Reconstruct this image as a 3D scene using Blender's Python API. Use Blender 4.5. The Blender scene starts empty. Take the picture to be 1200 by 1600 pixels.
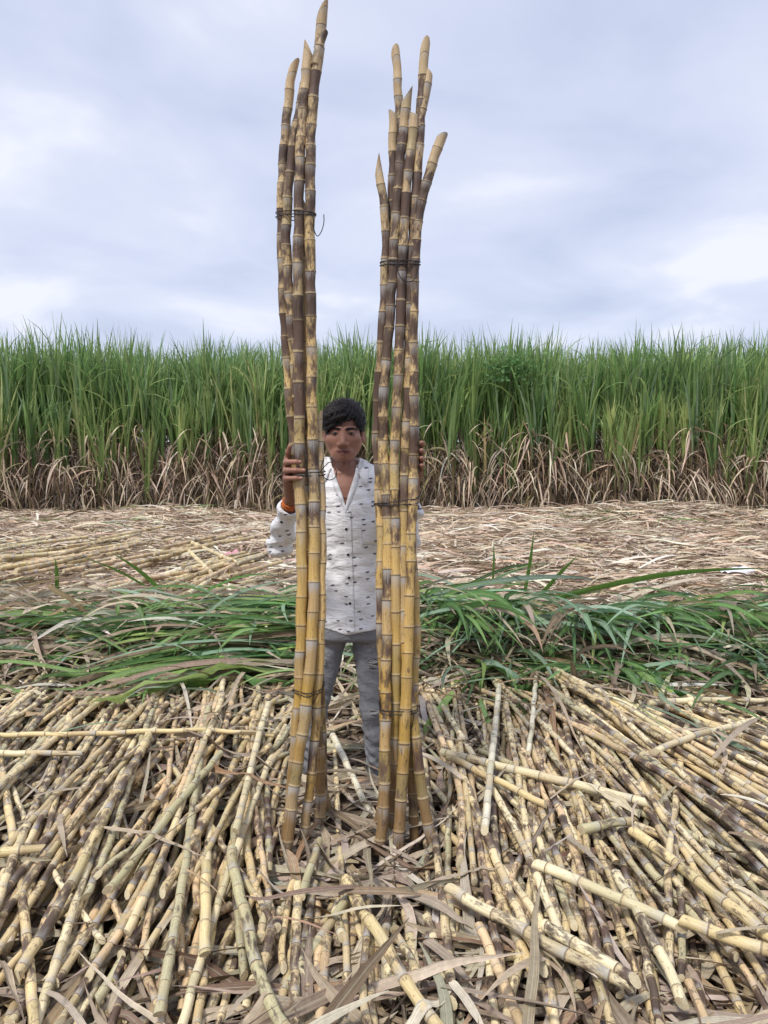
import bpy, math, random
import numpy as np
from mathutils import Vector

# ------------------------------------------------------------------ camera, sky, sun, exposure
SC = bpy.context.scene
COL = SC.collection
FPX, CAM_H, PITCH = 1256.0, 1.5, math.atan(110 / 1256.0)      # focal length in photo pixels, eye height, tilt down

cam_data = bpy.data.cameras.new('camera')
cam_data.sensor_fit = 'VERTICAL'
cam_data.angle = 2 * math.atan(800 / FPX)
cam_data.clip_start, cam_data.clip_end = 0.05, 5000
cam = bpy.data.objects.new('camera', cam_data)
COL.objects.link(cam)
cam.location = (0, 0, CAM_H)
cam.rotation_euler = (math.pi / 2 - PITCH, 0, 0)
SC.camera = cam

SUN_EL, SUN_AZ = math.radians(58), math.radians(215)           # high veiled sun, behind the camera's left shoulder
world = bpy.data.worlds.new('World')
SC.world = world
world.use_nodes = True
wn, wl = world.node_tree.nodes, world.node_tree.links
wn.clear()
w_out = wn.new('ShaderNodeOutputWorld')
w_sky = wn.new('ShaderNodeTexSky')
w_sky.sky_type = 'NISHITA'
w_sky.sun_disc = False
w_sky.sun_elevation, w_sky.sun_rotation = SUN_EL, SUN_AZ
w_bsky = wn.new('ShaderNodeBackground'); w_bsky.inputs[1].default_value = 0.10
wl.new(w_sky.outputs[0], w_bsky.inputs[0])
w_tc = wn.new('ShaderNodeTexCoord')
w_sep = wn.new('ShaderNodeSeparateXYZ'); wl.new(w_tc.outputs['Generated'], w_sep.inputs[0])
def w_math(op, a, b):
    n = wn.new('ShaderNodeMath'); n.operation = op
    for k, v in enumerate((a, b)):
        if isinstance(v, (int, float)): n.inputs[k].default_value = v
        else: wl.new(v, n.inputs[k])
    return n.outputs[0]
w_den = w_math('ADD', w_math('MAXIMUM', w_sep.outputs[2], 0.0), 0.22)
w_cmb = wn.new('ShaderNodeCombineXYZ')
wl.new(w_math('DIVIDE', w_sep.outputs[0], w_den), w_cmb.inputs[0])
wl.new(w_math('DIVIDE', w_sep.outputs[1], w_den), w_cmb.inputs[1])
w_n1 = wn.new('ShaderNodeTexNoise'); w_n1.inputs['Scale'].default_value = 1.5
w_n1.inputs['Detail'].default_value = 7; w_n1.inputs['Roughness'].default_value = 0.47
w_n1.inputs['Distortion'].default_value = 0.35
wl.new(w_cmb.outputs[0], w_n1.inputs['Vector'])
w_ramp = wn.new('ShaderNodeValToRGB')
cr = w_ramp.color_ramp
cr.elements[0].position, cr.elements[0].color = 0.36, (0.282, 0.314, 0.414, 1)
cr.elements[1].position, cr.elements[1].color = 0.64, (0.452, 0.463, 0.520, 1)
e = cr.elements.new(0.44); e.color = (0.320, 0.350, 0.444, 1)
e = cr.elements.new(0.56); e.color = (0.372, 0.396, 0.480, 1)
wl.new(w_n1.outputs[0], w_ramp.inputs[0])
w_bcl = wn.new('ShaderNodeBackground'); w_bcl.inputs[1].default_value = 1.0
wl.new(w_ramp.outputs[0], w_bcl.inputs[0])
w_mix = wn.new('ShaderNodeMixShader')                          # closed cloud deck, a little of the blue sky through it
w_mix.inputs[0].default_value = 0.94
wl.new(w_bsky.outputs[0], w_mix.inputs[1]); wl.new(w_bcl.outputs[0], w_mix.inputs[2])
wl.new(w_mix.outputs[0], w_out.inputs[0])

sun_data = bpy.data.lights.new('sun', 'SUN')
sun_data.energy, sun_data.angle, sun_data.color = 1.5, math.radians(10), (1.0, 0.95, 0.87)
sun = bpy.data.objects.new('sun', sun_data)
COL.objects.link(sun)
_sd = Vector((math.sin(SUN_AZ) * math.cos(SUN_EL), math.cos(SUN_AZ) * math.cos(SUN_EL), math.sin(SUN_EL)))
sun.rotation_euler = _sd.to_track_quat('Z', 'Y').to_euler()
sun.location = (-4, -4, 9)

vs = SC.view_settings
vs.view_transform, vs.look, vs.exposure, vs.gamma = 'Standard', 'None', 1.02, 1.0
vs.use_curve_mapping = False
SC.cycles.max_bounces, SC.cycles.diffuse_bounces, SC.cycles.glossy_bounces = 6, 4, 2
SC.cycles.transmission_bounces, SC.cycles.transparent_max_bounces = 4, 4
SC.cycles.caustics_reflective = SC.cycles.caustics_refractive = False

# ------------------------------------------------------------------ helpers
R = np.random.default_rng(11)
_cp, _sp = math.cos(PITCH), math.sin(PITCH)
def ray(px, py):
    xc, yc = (px - 600) / FPX, (800 - py) / FPX
    return np.array([xc, _cp + yc * _sp, -_sp + yc * _cp])
def at(px, py, Y):                      # the point of the place seen at a photo pixel, at distance Y
    d = ray(px, py)
    return np.array([0, 0, CAM_H]) + d * (Y / d[1])
def on_ground(px, py, z=0.0):
    d = ray(px, py)
    return np.array([0, 0, CAM_H]) + d * ((z - CAM_H) / d[2])
def lin(r, g, b):
    f = lambda c: c / 12.92 if c <= 0.04045 else ((c + 0.055) / 1.055) ** 2.4
    return (f(r / 255), f(g / 255), f(b / 255))
def smoothstep(a, b, x):
    t = np.clip((x - a) / (b - a), 0, 1)
    return t * t * (3 - 2 * t)
def unit(v):
    return v / np.maximum(np.linalg.norm(v, axis=-1, keepdims=True), 1e-9)

def mk_mesh(name, V, quads=None, tris=None, mats=(), smooth=True, attrs=None, tri_mat=0, quad_mat=0):
    V = np.asarray(V, np.float32)
    q = np.zeros((0, 4), np.int32) if quads is None else np.asarray(quads, np.int32)
    t = np.zeros((0, 3), np.int32) if tris is None else np.asarray(tris, np.int32)
    me = bpy.data.meshes.new(name)
    me.vertices.add(len(V)); me.vertices.foreach_set('co', V.ravel())
    nl = q.size + t.size
    me.loops.add(nl)
    me.loops.foreach_set('vertex_index', np.concatenate([q.ravel(), t.ravel()]).astype(np.int32))
    me.polygons.add(len(q) + len(t))
    st = np.concatenate([np.arange(len(q)) * 4, q.size + np.arange(len(t)) * 3]).astype(np.int32)
    me.polygons.foreach_set('loop_start', st)
    for m in mats: me.materials.append(m)
    mi = np.concatenate([np.full(len(q), quad_mat), np.full(len(t), tri_mat)]).astype(np.int32)
    me.polygons.foreach_set('material_index', mi)
    sm = np.zeros(len(q) + len(t), bool); sm[:len(q)] = smooth
    if not len(q): sm[:] = smooth
    me.polygons.foreach_set('use_smooth', sm)
    for k, a in (attrs or {}).items():
        a = np.asarray(a, np.float32)
        if a.shape[1] == 4:
            at_ = me.attributes.new(k, 'FLOAT_COLOR', 'POINT'); at_.data.foreach_set('color', a.ravel())
        else:
            at_ = me.attributes.new(k, 'FLOAT_VECTOR', 'POINT'); at_.data.foreach_set('vector', a.ravel())
    me.update(calc_edges=True)
    me.validate()
    return me
def link(name, me, parent=None, loc=None):
    o = bpy.data.objects.new(name, me)
    COL.objects.link(o)
    if parent is not None: o.parent = parent
    if loc is not None: o.location = loc
    return o
def empty(name, loc=(0, 0, 0)):
    o = bpy.data.objects.new(name, None)
    o.empty_display_size = 0.1
    COL.objects.link(o); o.location = loc
    return o
def tag(o, label=None, cat=None, group=None, kind=None):
    if label: o['label'] = label
    if cat: o['category'] = cat
    if group: o['group'] = group
    if kind: o['kind'] = kind
    return o

# ------------------------------------------------------------------ materials
class NT:
    """tiny node-graph writer"""
    def __init__(self, name):
        self.m = bpy.data.materials.new(name); self.m.use_nodes = True
        self.t = self.m.node_tree; self.t.nodes.clear()
        self.out = self.t.nodes.new('ShaderNodeOutputMaterial')
    def put(self, sock, v):
        if v is None: return
        if hasattr(v, 'is_output'): self.t.links.new(v, sock)
        elif isinstance(v, (tuple, list)):
            v = tuple(v)
            if len(sock.default_value) == 4 and len(v) == 3: v = v + (1,)
            sock.default_value = v
        else: sock.default_value = v
    def node(self, typ, out=0, props=None, **ins):
        n = self.t.nodes.new('ShaderNode' + typ)
        for k, v in (props or {}).items(): setattr(n, k, v)
        for k, v in ins.items():
            k = k.replace('_', ' ')
            self.put(n.inputs[int(k[1:])] if k[0] == 'i' and k[1:].isdigit() else n.inputs[k], v)
        return n.outputs[out]
    def math(self, op, a, b=0.0, clamp=False):
        return self.node('Math', props={'operation': op, 'use_clamp': clamp}, i0=a, i1=b)
    def step(self, lo, hi, x):
        return self.node('MapRange', props={'interpolation_type': 'SMOOTHSTEP'}, i0=x, i1=lo, i2=hi, i3=0.0, i4=1.0)
    def mix(self, f, a, b, mode='MIX'):
        n = self.t.nodes.new('ShaderNodeMix'); n.data_type = 'RGBA'; n.blend_type = mode
        self.put(n.inputs[0], f); self.put(n.inputs[6], a); self.put(n.inputs[7], b)
        return n.outputs[2]
    def noise(self, vec, scale, detail=2.0, rough=0.5, out=0, dist=0.0):
        return self.node('TexNoise', out=out, Vector=vec, Scale=scale, Detail=detail, Roughness=rough, Distortion=dist)
    def attr(self, name, out='Vector'):
        n = self.t.nodes.new('ShaderNodeAttribute'); n.attribute_name = name
        return n.outputs[out]
    def sep(self, v):
        n = self.t.nodes.new('ShaderNodeSeparateXYZ'); self.put(n.inputs[0], v); return n.outputs
    def comb(self, x, y, z):
        return self.node('CombineXYZ', i0=x, i1=y, i2=z)
    def bump(self, h, strength=0.3, dist=0.01):
        return self.node('Bump', Height=h, Strength=strength, Distance=dist)
    def bsdf(self, col, rough=0.6, normal=None, spec=0.5, **kw):
        n = self.t.nodes.new('ShaderNodeBsdfPrincipled')
        self.put(n.inputs['Base Color'], col); self.put(n.inputs['Roughness'], rough)
        self.put(n.inputs['Specular IOR Level'], spec)
        if normal is not None: self.put(n.inputs['Normal'], normal)
        for k, v in kw.items(): self.put(n.inputs[k.replace('_', ' ')], v)
        return n.outputs[0]
    def done(self, sh):
        self.t.links.new(sh, self.out.inputs[0]); return self.m
    def obj(self):
        n = self.t.nodes.new('ShaderNodeTexCoord'); return n.outputs['Object']

def cane_material():
    g = NT('cane_rind')
    c = g.attr('cane'); s = g.sep(c)
    tint = g.attr('tint', 'Color'); dk = g.attr('tint', 'Alpha')
    v = s[2]
    f = g.math('FRACT', v); i = g.math('FLOOR', v)
    wn_ = g.t.nodes.new('ShaderNodeTexWhiteNoise'); wn_.noise_dimensions = '1D'
    g.put(wn_.inputs['W'], i)
    rs = g.sep(wn_.outputs['Color']); r1, r2, r3 = rs[0], rs[1], rs[2]
    pv = g.comb(g.math('MULTIPLY', s[0], 0.75), g.math('MULTIPLY', s[1], 0.75), g.math('MULTIPLY', v, 1.7))
    blot = g.noise(pv, 1.25, 4.0, 0.62)
    fib = g.noise(g.comb(g.math('MULTIPLY', s[0], 7.0), g.math('MULTIPLY', s[1], 7.0), g.math('MULTIPLY', v, 0.9)), 1.0, 3.0, 0.6)
    fine = g.noise(g.comb(g.math('MULTIPLY', s[0], 3.0), g.math('MULTIPLY', s[1], 3.0), g.math('MULTIPLY', v, 9.0)), 1.0, 4.0, 0.65)
    # rind: each internode a slightly different ripeness, fibre streaks along it
    olive = g.mix(0.55, tint, (0.24, 0.235, 0.11, 1))
    body = g.mix(g.math('MULTIPLY', g.step(0.60, 1.0, r2), 0.7), tint, olive)
    body = g.mix(g.math('MULTIPLY', g.step(0.6, 1.0, r3), 0.55), body, (0.42, 0.30, 0.17, 1))
    streak = g.node('MapRange', i0=fib, i1=0.25, i2=0.75, i3=0.70, i4=1.24)
    body = g.mix(1.0, body, g.comb(streak, streak, streak), 'MULTIPLY')
    # bare dark skin where the sheath peeled away, sharp ragged edges
    thr = g.math('SUBTRACT', 0.84, g.math('MULTIPLY', dk, 0.50))
    x = g.math('SUBTRACT', g.math('ADD', blot, g.math('MULTIPLY', g.math('SUBTRACT', r1, 0.5), 0.42)), thr)
    x = g.math('ADD', x, g.math('MULTIPLY', g.math('SUBTRACT', fib, 0.5), 0.16))
    x = g.math('ADD', x, g.math('MULTIPLY', g.math('SUBTRACT', fine, 0.5), 0.22))
    x = g.math('ADD', x, g.math('MULTIPLY', g.math('SUBTRACT', g.math('SINE', g.math('MULTIPLY', f, math.pi)), 0.6), 0.12))
    mask = g.math('MULTIPLY', g.step(-0.03, 0.07, x), g.math('ADD', 0.55, g.math('MULTIPLY', g.step(0.0, 0.22, x), 0.45)))
    dark = g.mix(r2, (0.032, 0.018, 0.018, 1), (0.095, 0.055, 0.046, 1))
    dark = g.mix(g.math('MULTIPLY', g.step(0.4, 0.75, fib), 0.6), dark, (0.14, 0.09, 0.078, 1))
    col = g.mix(g.math('MULTIPLY', mask, 0.93), body, dark)
    # brown scuffs
    sc_ = g.step(0.57, 0.68, g.math('ADD', fine, g.math('MULTIPLY', g.math('SUBTRACT', 1.0, g.step(0.0, 0.25, f)), 0.07)))
    col = g.mix(g.math('MULTIPLY', sc_, g.math('ADD', 0.32, g.math('MULTIPLY', dk, 0.55))), col, (0.10, 0.055, 0.035, 1))
    # grey wax bloom below every node
    wax = g.math('MULTIPLY', g.step(0.58, 1.0, g.math('ADD', f, g.math('ADD', g.math('MULTIPLY', g.math('SUBTRACT', blot, 0.5), 0.7), g.math('MULTIPLY', g.math('SUBTRACT', fib, 0.5), 0.9)))), g.math('MULTIPLY', g.math('POWER', r3, 1.4), 0.85))
    col = g.mix(wax, col, (0.42, 0.41, 0.39, 1))
    # root band above the scar, then the scar itself
    band = g.math('MULTIPLY', g.math('SUBTRACT', 1.0, g.step(0.05, 0.12, g.math('ADD', f, g.math('MULTIPLY', g.math('SUBTRACT', fine, 0.5), 0.08)))), g.math('ADD', 0.2, g.math('MULTIPLY', r2, 0.55)))
    col = g.mix(band, col, (0.56, 0.44, 0.25, 1))
    scar = g.math('MAXIMUM', g.math('SUBTRACT', 1.0, g.step(0.012, 0.034, f)), g.step(0.968, 0.990, f))
    col = g.mix(g.math('MULTIPLY', scar, g.math('ADD', 0.45, g.math('MULTIPLY', r1, 0.5))), col, (0.085, 0.050, 0.035, 1))
    hgt = g.math('ADD', g.math('MULTIPLY', fib, 0.6), g.math('MULTIPLY', fine, 0.5))
    nrm = g.bump(hgt, 0.35, 0.002)
    rough = g.math('ADD', 0.42, g.math('MULTIPLY', fine, 0.30))
    return g.done(g.bsdf(col, rough, nrm, 0.35))

def leaf_material(name, rough, trans, streak_scale=55.0, blot=0.3):
    g = NT(name)
    c = g.attr('col', 'Color')
    p = g.obj()
    n1 = g.noise(p, streak_scale, 2.0, 0.6)
    n2 = g.noise(p, 6.0, 3.0, 0.55)
    k = g.node('MapRange', i0=n1, i1=0.25, i2=0.75, i3=0.80, i4=1.16)
    col = g.mix(1.0, c, g.comb(k, k, k), 'MULTIPLY')
    # veins run along the blade (the attribute's alpha counts across it), a paler rib down the middle
    ac = g.attr('col', 'Alpha')
    vn = g.node('TexNoise', props={'noise_dimensions': '1D'}, W=g.math('MULTIPLY', ac, 11.0), Scale=1.0, Detail=3.0)
    k2 = g.node('MapRange', i0=vn, i1=0.25, i2=0.75, i3=0.66, i4=1.28)
    col = g.mix(1.0, col, g.comb(k2, k2, k2), 'MULTIPLY')
    rb = g.math('SUBTRACT', 1.0, g.step(0.035, 0.085, g.math('ABSOLUTE', g.math('SUBTRACT', g.math('FRACT', ac), 0.5))))
    col = g.mix(g.math('MULTIPLY', rb, 0.35), col, (0.50, 0.48, 0.36, 1))
    col = g.mix(g.math('MULTIPLY', g.step(0.55, 0.75, n2), blot), col, (0.17, 0.115, 0.075, 1))
    a = g.bsdf(col, rough, g.bump(n1, 0.25, 0.003), 0.3)
    if trans > 0:
        t = g.t.nodes.new('ShaderNodeBsdfTranslucent'); g.put(t.inputs[0], col)
        m = g.t.nodes.new('ShaderNodeMixShader'); m.inputs[0].default_value = trans
        g.t.links.new(a, m.inputs[1]); g.t.links.new(t.outputs[0], m.inputs[2])
        a = m.outputs[0]
    return g.done(a)

def plain_material(name, col, rough=0.6, scale=30.0, amount=0.2, bump=0.2, spec=0.4, metal=0.0):
    g = NT(name); p = g.obj()
    n = g.noise(p, scale, 4.0, 0.6)
    k = g.node('MapRange', i0=n, i1=0.25, i2=0.75, i3=1 - amount, i4=1 + amount)
    c = g.mix(1.0, col + (1,), g.comb(k, k, k), 'MULTIPLY')
    return g.done(g.bsdf(c, rough, g.bump(n, bump, 0.003), spec, Metallic=metal))

M = {}
M['cane'] = cane_material()
def _cut():
    g = NT('cane_cut_face'); p = g.obj()
    n = g.noise(p, 260.0, 2.0); n2 = g.noise(p, 30.0, 2.0)
    c = g.mix(n, (0.42, 0.34, 0.19, 1), (0.68, 0.60, 0.42, 1))
    c = g.mix(g.math('MULTIPLY', g.step(0.5, 0.7, n2), 0.5), c, (0.35, 0.22, 0.13, 1))
    return g.done(g.bsdf(c, 0.75, g.bump(n, 0.4, 0.002), 0.2))
M['cut'] = _cut()
M['dry'] = leaf_material('dry_leaf', 0.75, 0.10, blot=0.40)
M['green'] = leaf_material('green_leaf', 0.45, 0.42, blot=0.14)
M['wire'] = plain_material('dark_wire', (0.035, 0.036, 0.042), 0.45, 60, 0.3, 0.1, 0.5, 0.6)
def _soil():
    g = NT('soil'); p = g.obj()
    n = g.noise(p, 7.0, 6.0, 0.65); n2 = g.noise(p, 0.6, 3.0)
    c = g.mix(n, (0.060, 0.042, 0.032, 1), (0.155, 0.112, 0.086, 1))
    c = g.mix(g.math('MULTIPLY', n2, 0.35), c, (0.19, 0.145, 0.11, 1))
    return g.done(g.bsdf(c, 0.95, g.bump(n, 0.7, 0.04), 0.1))
M['soil'] = _soil()

# ------------------------------------------------------------------ leaf blades (used for litter, field and heaps)
def blades(base, yaw, phi0, phi1, L, W, S, p=1.3, side=0.0, roll0=0.0, twist=0.0, fold=0.12, three=True, blunt=0.25, col=None, clamp=None, rib=1.0, wig=0.0):
    """N blades that start at base, leave at phi0 from the vertical and end at phi1; returns V, quads, colours"""
    base = np.asarray(base, float); N = len(base)
    A = lambda a: np.broadcast_to(np.asarray(a, float), (N,))[:, None]
    s = np.linspace(0, 1, S + 1)[None, :]
    phi = A(phi0) + (A(phi1) - A(phi0)) * s ** A(p)
    yw = A(yaw) + A(side) * s
    if wig:
        phi = phi + np.cumsum(R.normal(0, wig, (N, S + 1)), 1) * 0.7; yw = yw + np.cumsum(R.normal(0, wig, (N, S + 1)), 1)
    d = np.stack([np.sin(phi) * np.cos(yw), np.sin(phi) * np.sin(yw), np.cos(phi)], -1)
    step = d * (A(L) / S)[..., None]
    pos = base[:, None, :] + np.concatenate([np.zeros((N, 1, 3)), np.cumsum(step[:, :-1], 1)], 1)
    sd = np.stack([-np.sin(yw), np.cos(yw), np.zeros_like(yw)], -1)
    nr = np.cross(d, sd)
    tw = A(roll0) + A(twist) * s
    sv = sd * np.cos(tw)[..., None] + nr * np.sin(tw)[..., None]
    nv = np.cross(d, sv)
    prof = np.minimum(1.0, blunt + s * 5) * np.clip((1 - s) * 2.2, 0.03, 1) ** 0.8
    w = (A(W) * prof)[..., None]
    if three:
        rows = np.stack([pos - sv * w / 2 + nv * fold * w, pos, pos + sv * w / 2 + nv * fold * w], 2); C = 3
    else:
        rows = np.stack([pos - sv * w / 2, pos + sv * w / 2], 2); C = 2
    if clamp is not None:
        zz = clamp(rows[..., 0], rows[..., 1])
        rows[..., 2] = np.maximum(rows[..., 2], zz)
    V = rows.reshape(-1, 3)
    b = (np.arange(N) * (S + 1) * C)[:, None, None]
    a = (np.arange(S) * C)[None, :, None]; cc = np.arange(C - 1)[None, None, :]
    i0 = b + a + cc
    Q = np.stack([i0, i0 + 1, i0 + C + 1, i0 + C], -1).reshape(-1, 4)
    cl = None
    if col is not None:
        cl = np.repeat(np.asarray(col, float)[:, None, :], (S + 1) * C, 1).reshape(N, S + 1, C, 3)
        if rib != 1.0 and three: cl[:, :, 1, :] *= rib
        ac = R.integers(0, 60, N)[:, None, None] + np.linspace(0.001, 0.999, C)[None, None, :] + np.zeros((N, S + 1, C))
        cl = np.concatenate([np.clip(cl.reshape(-1, 3), 0, 1), ac.reshape(-1, 1)], 1)
    return V, Q, cl
class Pile:
    """collects blades into one mesh"""
    def __init__(self): self.V, self.Q, self.C, self.n = [], [], [], 0
    def add(self, vqc):
        V, Q, C = vqc
        self.V.append(V); self.Q.append(Q + self.n); self.C.append(C); self.n += len(V)
    def mesh(self, name, mat, off=None, smooth=True):
        V = np.concatenate(self.V)
        if off is not None: V = V - np.asarray(off)
        return mk_mesh(name, V, np.concatenate(self.Q), mats=[mat], attrs={'col': np.concatenate(self.C)}, smooth=smooth)
def jitter_cols(n, palette, weights, vari=0.18):
    pal = np.array(palette)
    k = R.choice(len(pal), n, p=np.array(weights) / np.sum(weights))
    c = pal[k] * (1 + R.normal(0, vari, (n, 1))) * (1 + R.normal(0, 0.04, (n, 3)))
    return np.clip(c, 0.01, 0.9)
DRY = [lin(184, 168, 147), lin(164, 147, 128), lin(200, 188, 165), lin(130, 110, 90), lin(176, 152, 120), lin(218, 209, 191)]
DRYW = [5, 5, 3, 3, 2, 1.3]
GRN = [lin(104, 142, 80), lin(130, 162, 98), lin(84, 120, 72), lin(158, 182, 106), lin(142, 170, 142)]

# ------------------------------------------------------------------ curves and tubes
def resample(pts, n):
    pts = np.asarray(pts, float)
    d = np.r_[0, np.cumsum(np.linalg.norm(np.diff(pts, axis=0), axis=1))]
    P = np.vstack([2 * pts[0] - pts[1], pts, 2 * pts[-1] - pts[-2]])
    out = []
    for u in np.linspace(0, d[-1], n):
        k = min(np.searchsorted(d, u, side='right') - 1, len(pts) - 2)
        t = (u - d[k]) / max(d[k + 1] - d[k], 1e-9)
        a, b, c, e = P[k], P[k + 1], P[k + 2], P[k + 3]
        out.append(0.5 * (2 * b + (c - a) * t + (2 * a - 5 * b + 4 * c - e) * t * t + (3 * b - a - 3 * c + e) * t ** 3))
    return np.array(out)
def tube(pts, r, sides=6, closed=False):
    pts = np.asarray(pts, float); n = len(pts)
    t = unit(np.roll(pts, -1, 0) - np.roll(pts, 1, 0)) if closed else unit(np.gradient(pts, axis=0))
    n1 = np.zeros_like(pts); ref = np.eye(3)[np.argmin(np.abs(t[0]))]
    v = unit(np.cross(t[0], ref))
    for k in range(n):
        v = unit(v - t[k] * np.dot(v, t[k])); n1[k] = v
    n2 = np.cross(t, n1)
    th = np.arange(sides) * 2 * math.pi / sides
    rr = np.broadcast_to(np.asarray(r, float), (n,))
    ring = pts[:, None, :] + rr[:, None, None] * (np.cos(th)[None, :, None] * n1[:, None, :] + np.sin(th)[None, :, None] * n2[:, None, :])
    i = (np.arange(n if closed else n - 1))[:, None] * sides; j = np.arange(sides)[None, :]
    m = n * sides
    Q = np.stack([i + j, i + (j + 1) % sides, (i + sides + (j + 1) % sides) % m, (i + sides + j) % m], -1).reshape(-1, 4)
    return ring.reshape(-1, 3), Q

FOOT_L, FOOT_R = at(485, 1220, 3.46), at(592, 1222, 3.46)      # where the man stands
# ------------------------------------------------------------------ the ground: one sheet to the horizon
def gh(x, y):
    """height of the ground under the litter: nearly flat, a long mound where the cut tops are thrown together"""
    x = np.asarray(x, float); y = np.asarray(y, float)
    h = 0.018 * np.sin(1.7 * x + 0.6 * y) + 0.015 * np.sin(0.9 * y - 1.3 * x + 1.0) + 0.010 * np.sin(3.1 * x - 2.2 * y)
    ridge = 5.55 + 0.10 * np.sin(1.1 * x) + 0.06 * x * 0.3
    hh = 0.21 + 0.045 * np.sin(1.9 * x + 0.7) + 0.035 * np.sin(4.3 * x)
    h = h + hh * np.exp(-((y - ridge) / np.where(y < ridge, 0.50, 0.85)) ** 2)
    far = 0.030 * np.sin(0.8 * x + 0.5 * y) * np.sin(0.6 * y + 0.3) + 0.03 * np.sin(2.3 * x + 1.1 * y)
    h = h + far * smoothstep(7.5, 9.0, y) * (1 - smoothstep(24, 30, y))
    h = h + 0.20 * np.exp(-((x - 5.3) / 1.5) ** 2 - ((y - 16.0) / 1.0) ** 2)
    return h * (1 - smoothstep(30, 60, np.abs(x)))
gx = np.concatenate([[-2500, -600, -150, -60, -30], np.linspace(-16, 16, 129), [30, 60, 150, 600, 2500]])
gy = np.concatenate([[-1500, -300, -60, -20, -6], np.linspace(-2, 30, 161), [45, 80, 200, 700, 3500]])
GX, GY = np.meshgrid(gx, gy)
gv = np.stack([GX, GY, gh(GX, GY) - 0.02], -1).reshape(-1, 3)
nx = len(gx)
ii = (np.arange(len(gy) - 1)[:, None] * nx + np.arange(nx - 1)[None, :]).ravel()
ground = link('ground', mk_mesh('ground', gv, np.stack([ii, ii + 1, ii + nx + 1, ii + nx], -1), mats=[M['soil']]))
tag(ground, 'brown soil of the harvested field', kind='structure')

# ------------------------------------------------------------------ dry leaf litter
FAR_DRY = [lin(208, 185, 160), lin(186, 163, 141), lin(223, 206, 182), lin(136, 111, 92), lin(232, 219, 200)]
def litter(name, label, n, xr, yr, Lr, Wr, S, three, zr, clampz, pal=DRY, wts=DRYW, bright=1.0, aligned=None, keep=None, arch=0.5):
    y = R.uniform(0, 1, n)
    y = np.sqrt(yr[0] ** 2 + y * (yr[1] ** 2 - yr[0] ** 2))
    x = R.uniform(-1, 1, n) * (xr[0] + xr[1] * y)
    if keep is not None:
        k = keep(x, y); x, y = x[k], y[k]; n = len(x)
    yaw = R.uniform(0, 2 * math.pi, n)
    if aligned is not None:
        m = R.random(n) < aligned[0]
        yaw = np.where(m, aligned[1] + R.normal(0, 0.45, n) + math.pi * (R.random(n) < 0.5), yaw)
    L = R.uniform(*Lr, n) * R.uniform(0.6, 1.0, n); W = R.uniform(*Wr, n)
    up = R.normal(0.0, arch, n)
    b = np.stack([x, y, gh(x, y) + R.uniform(zr[0], zr[1], n)], -1)
    p = Pile()
    p.add(blades(b, yaw, math.pi / 2 - np.abs(up) * 0.7, math.pi / 2 + np.abs(up) * 0.9, L, W, S, 1.0, side=R.normal(0, 0.35, n), roll0=R.normal(0, 0.5, n),
                 twist=R.normal(0, 0.9, n), fold=0.16, three=three, blunt=0.6, col=jitter_cols(n, pal, wts) * bright, clamp=lambda X, Y: gh(X, Y) + clampz, wig=0.09))
    o = link(name, p.mesh(name, M['dry']))
    tag(o, label, 'leaf litter', kind='stuff')
    return o
litter('dry_leaf_litter', 'dry brown cane leaves matted under the near canes', 6500, (1.2, 0.52), (1.1, 5.4), (0.22, 0.8), (0.012, 0.036), 10, True, (0.0, 0.04), 0.004, arch=0.20, bright=0.9)
litter('dry_leaf_litter', 'dry leaves matted at the bottom edge in front of the canes', 1500, (0.9, 0.45), (1.1, 2.6), (0.2, 0.7), (0.014, 0.040), 10, True, (0.0, 0.04), 0.004, arch=0.18, bright=0.9)
litter('dry_leaf_litter', 'grey brown dry leaves under the heap of green tops', 3600, (1.2, 0.52), (4.7, 8.0), (0.3, 0.9), (0.014, 0.034), 7, True, (0.0, 0.08), 0.006, arch=0.4)
litter('dry_leaf_litter', 'pale straw coloured leaf trash spread up to the standing cane', 35000, (1.6, 0.50), (7.2, 17.2), (0.25, 0.9), (0.012, 0.032), 4, False, (0.0, 0.06), 0.008,
       pal=FAR_DRY, wts=[4, 3, 4, 2, 3], aligned=(0.45, 0.1), arch=0.26)
litter('dry_leaf_litter', 'longer dry leaves lying loose on top of the far trash', 3400, (1.6, 0.50), (7.4, 16.4), (0.3, 1.0), (0.018, 0.036), 6, False, (0.03, 0.10), 0.03, pal=FAR_DRY, wts=[4, 3, 4, 2, 4], aligned=(0.3, 0.1), arch=0.30)
litter('green_leaf_scatter', 'thin scatter of green leaves on the trash beside the standing cane', 330, (0.8, 0.50), (13.0, 17.4), (0.4, 1.0), (0.014, 0.03), 4, False, (0.06, 0.16), 0.03,
       pal=GRN, wts=[3, 3, 2, 3, 2], aligned=(0.8, 0.1), keep=lambda x, y: (np.sin(x * 1.3 + 2) + np.sin(y * 2.1 + x * .5)) > 0.7, arch=0.2)['category'] = 'green leaves'

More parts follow.
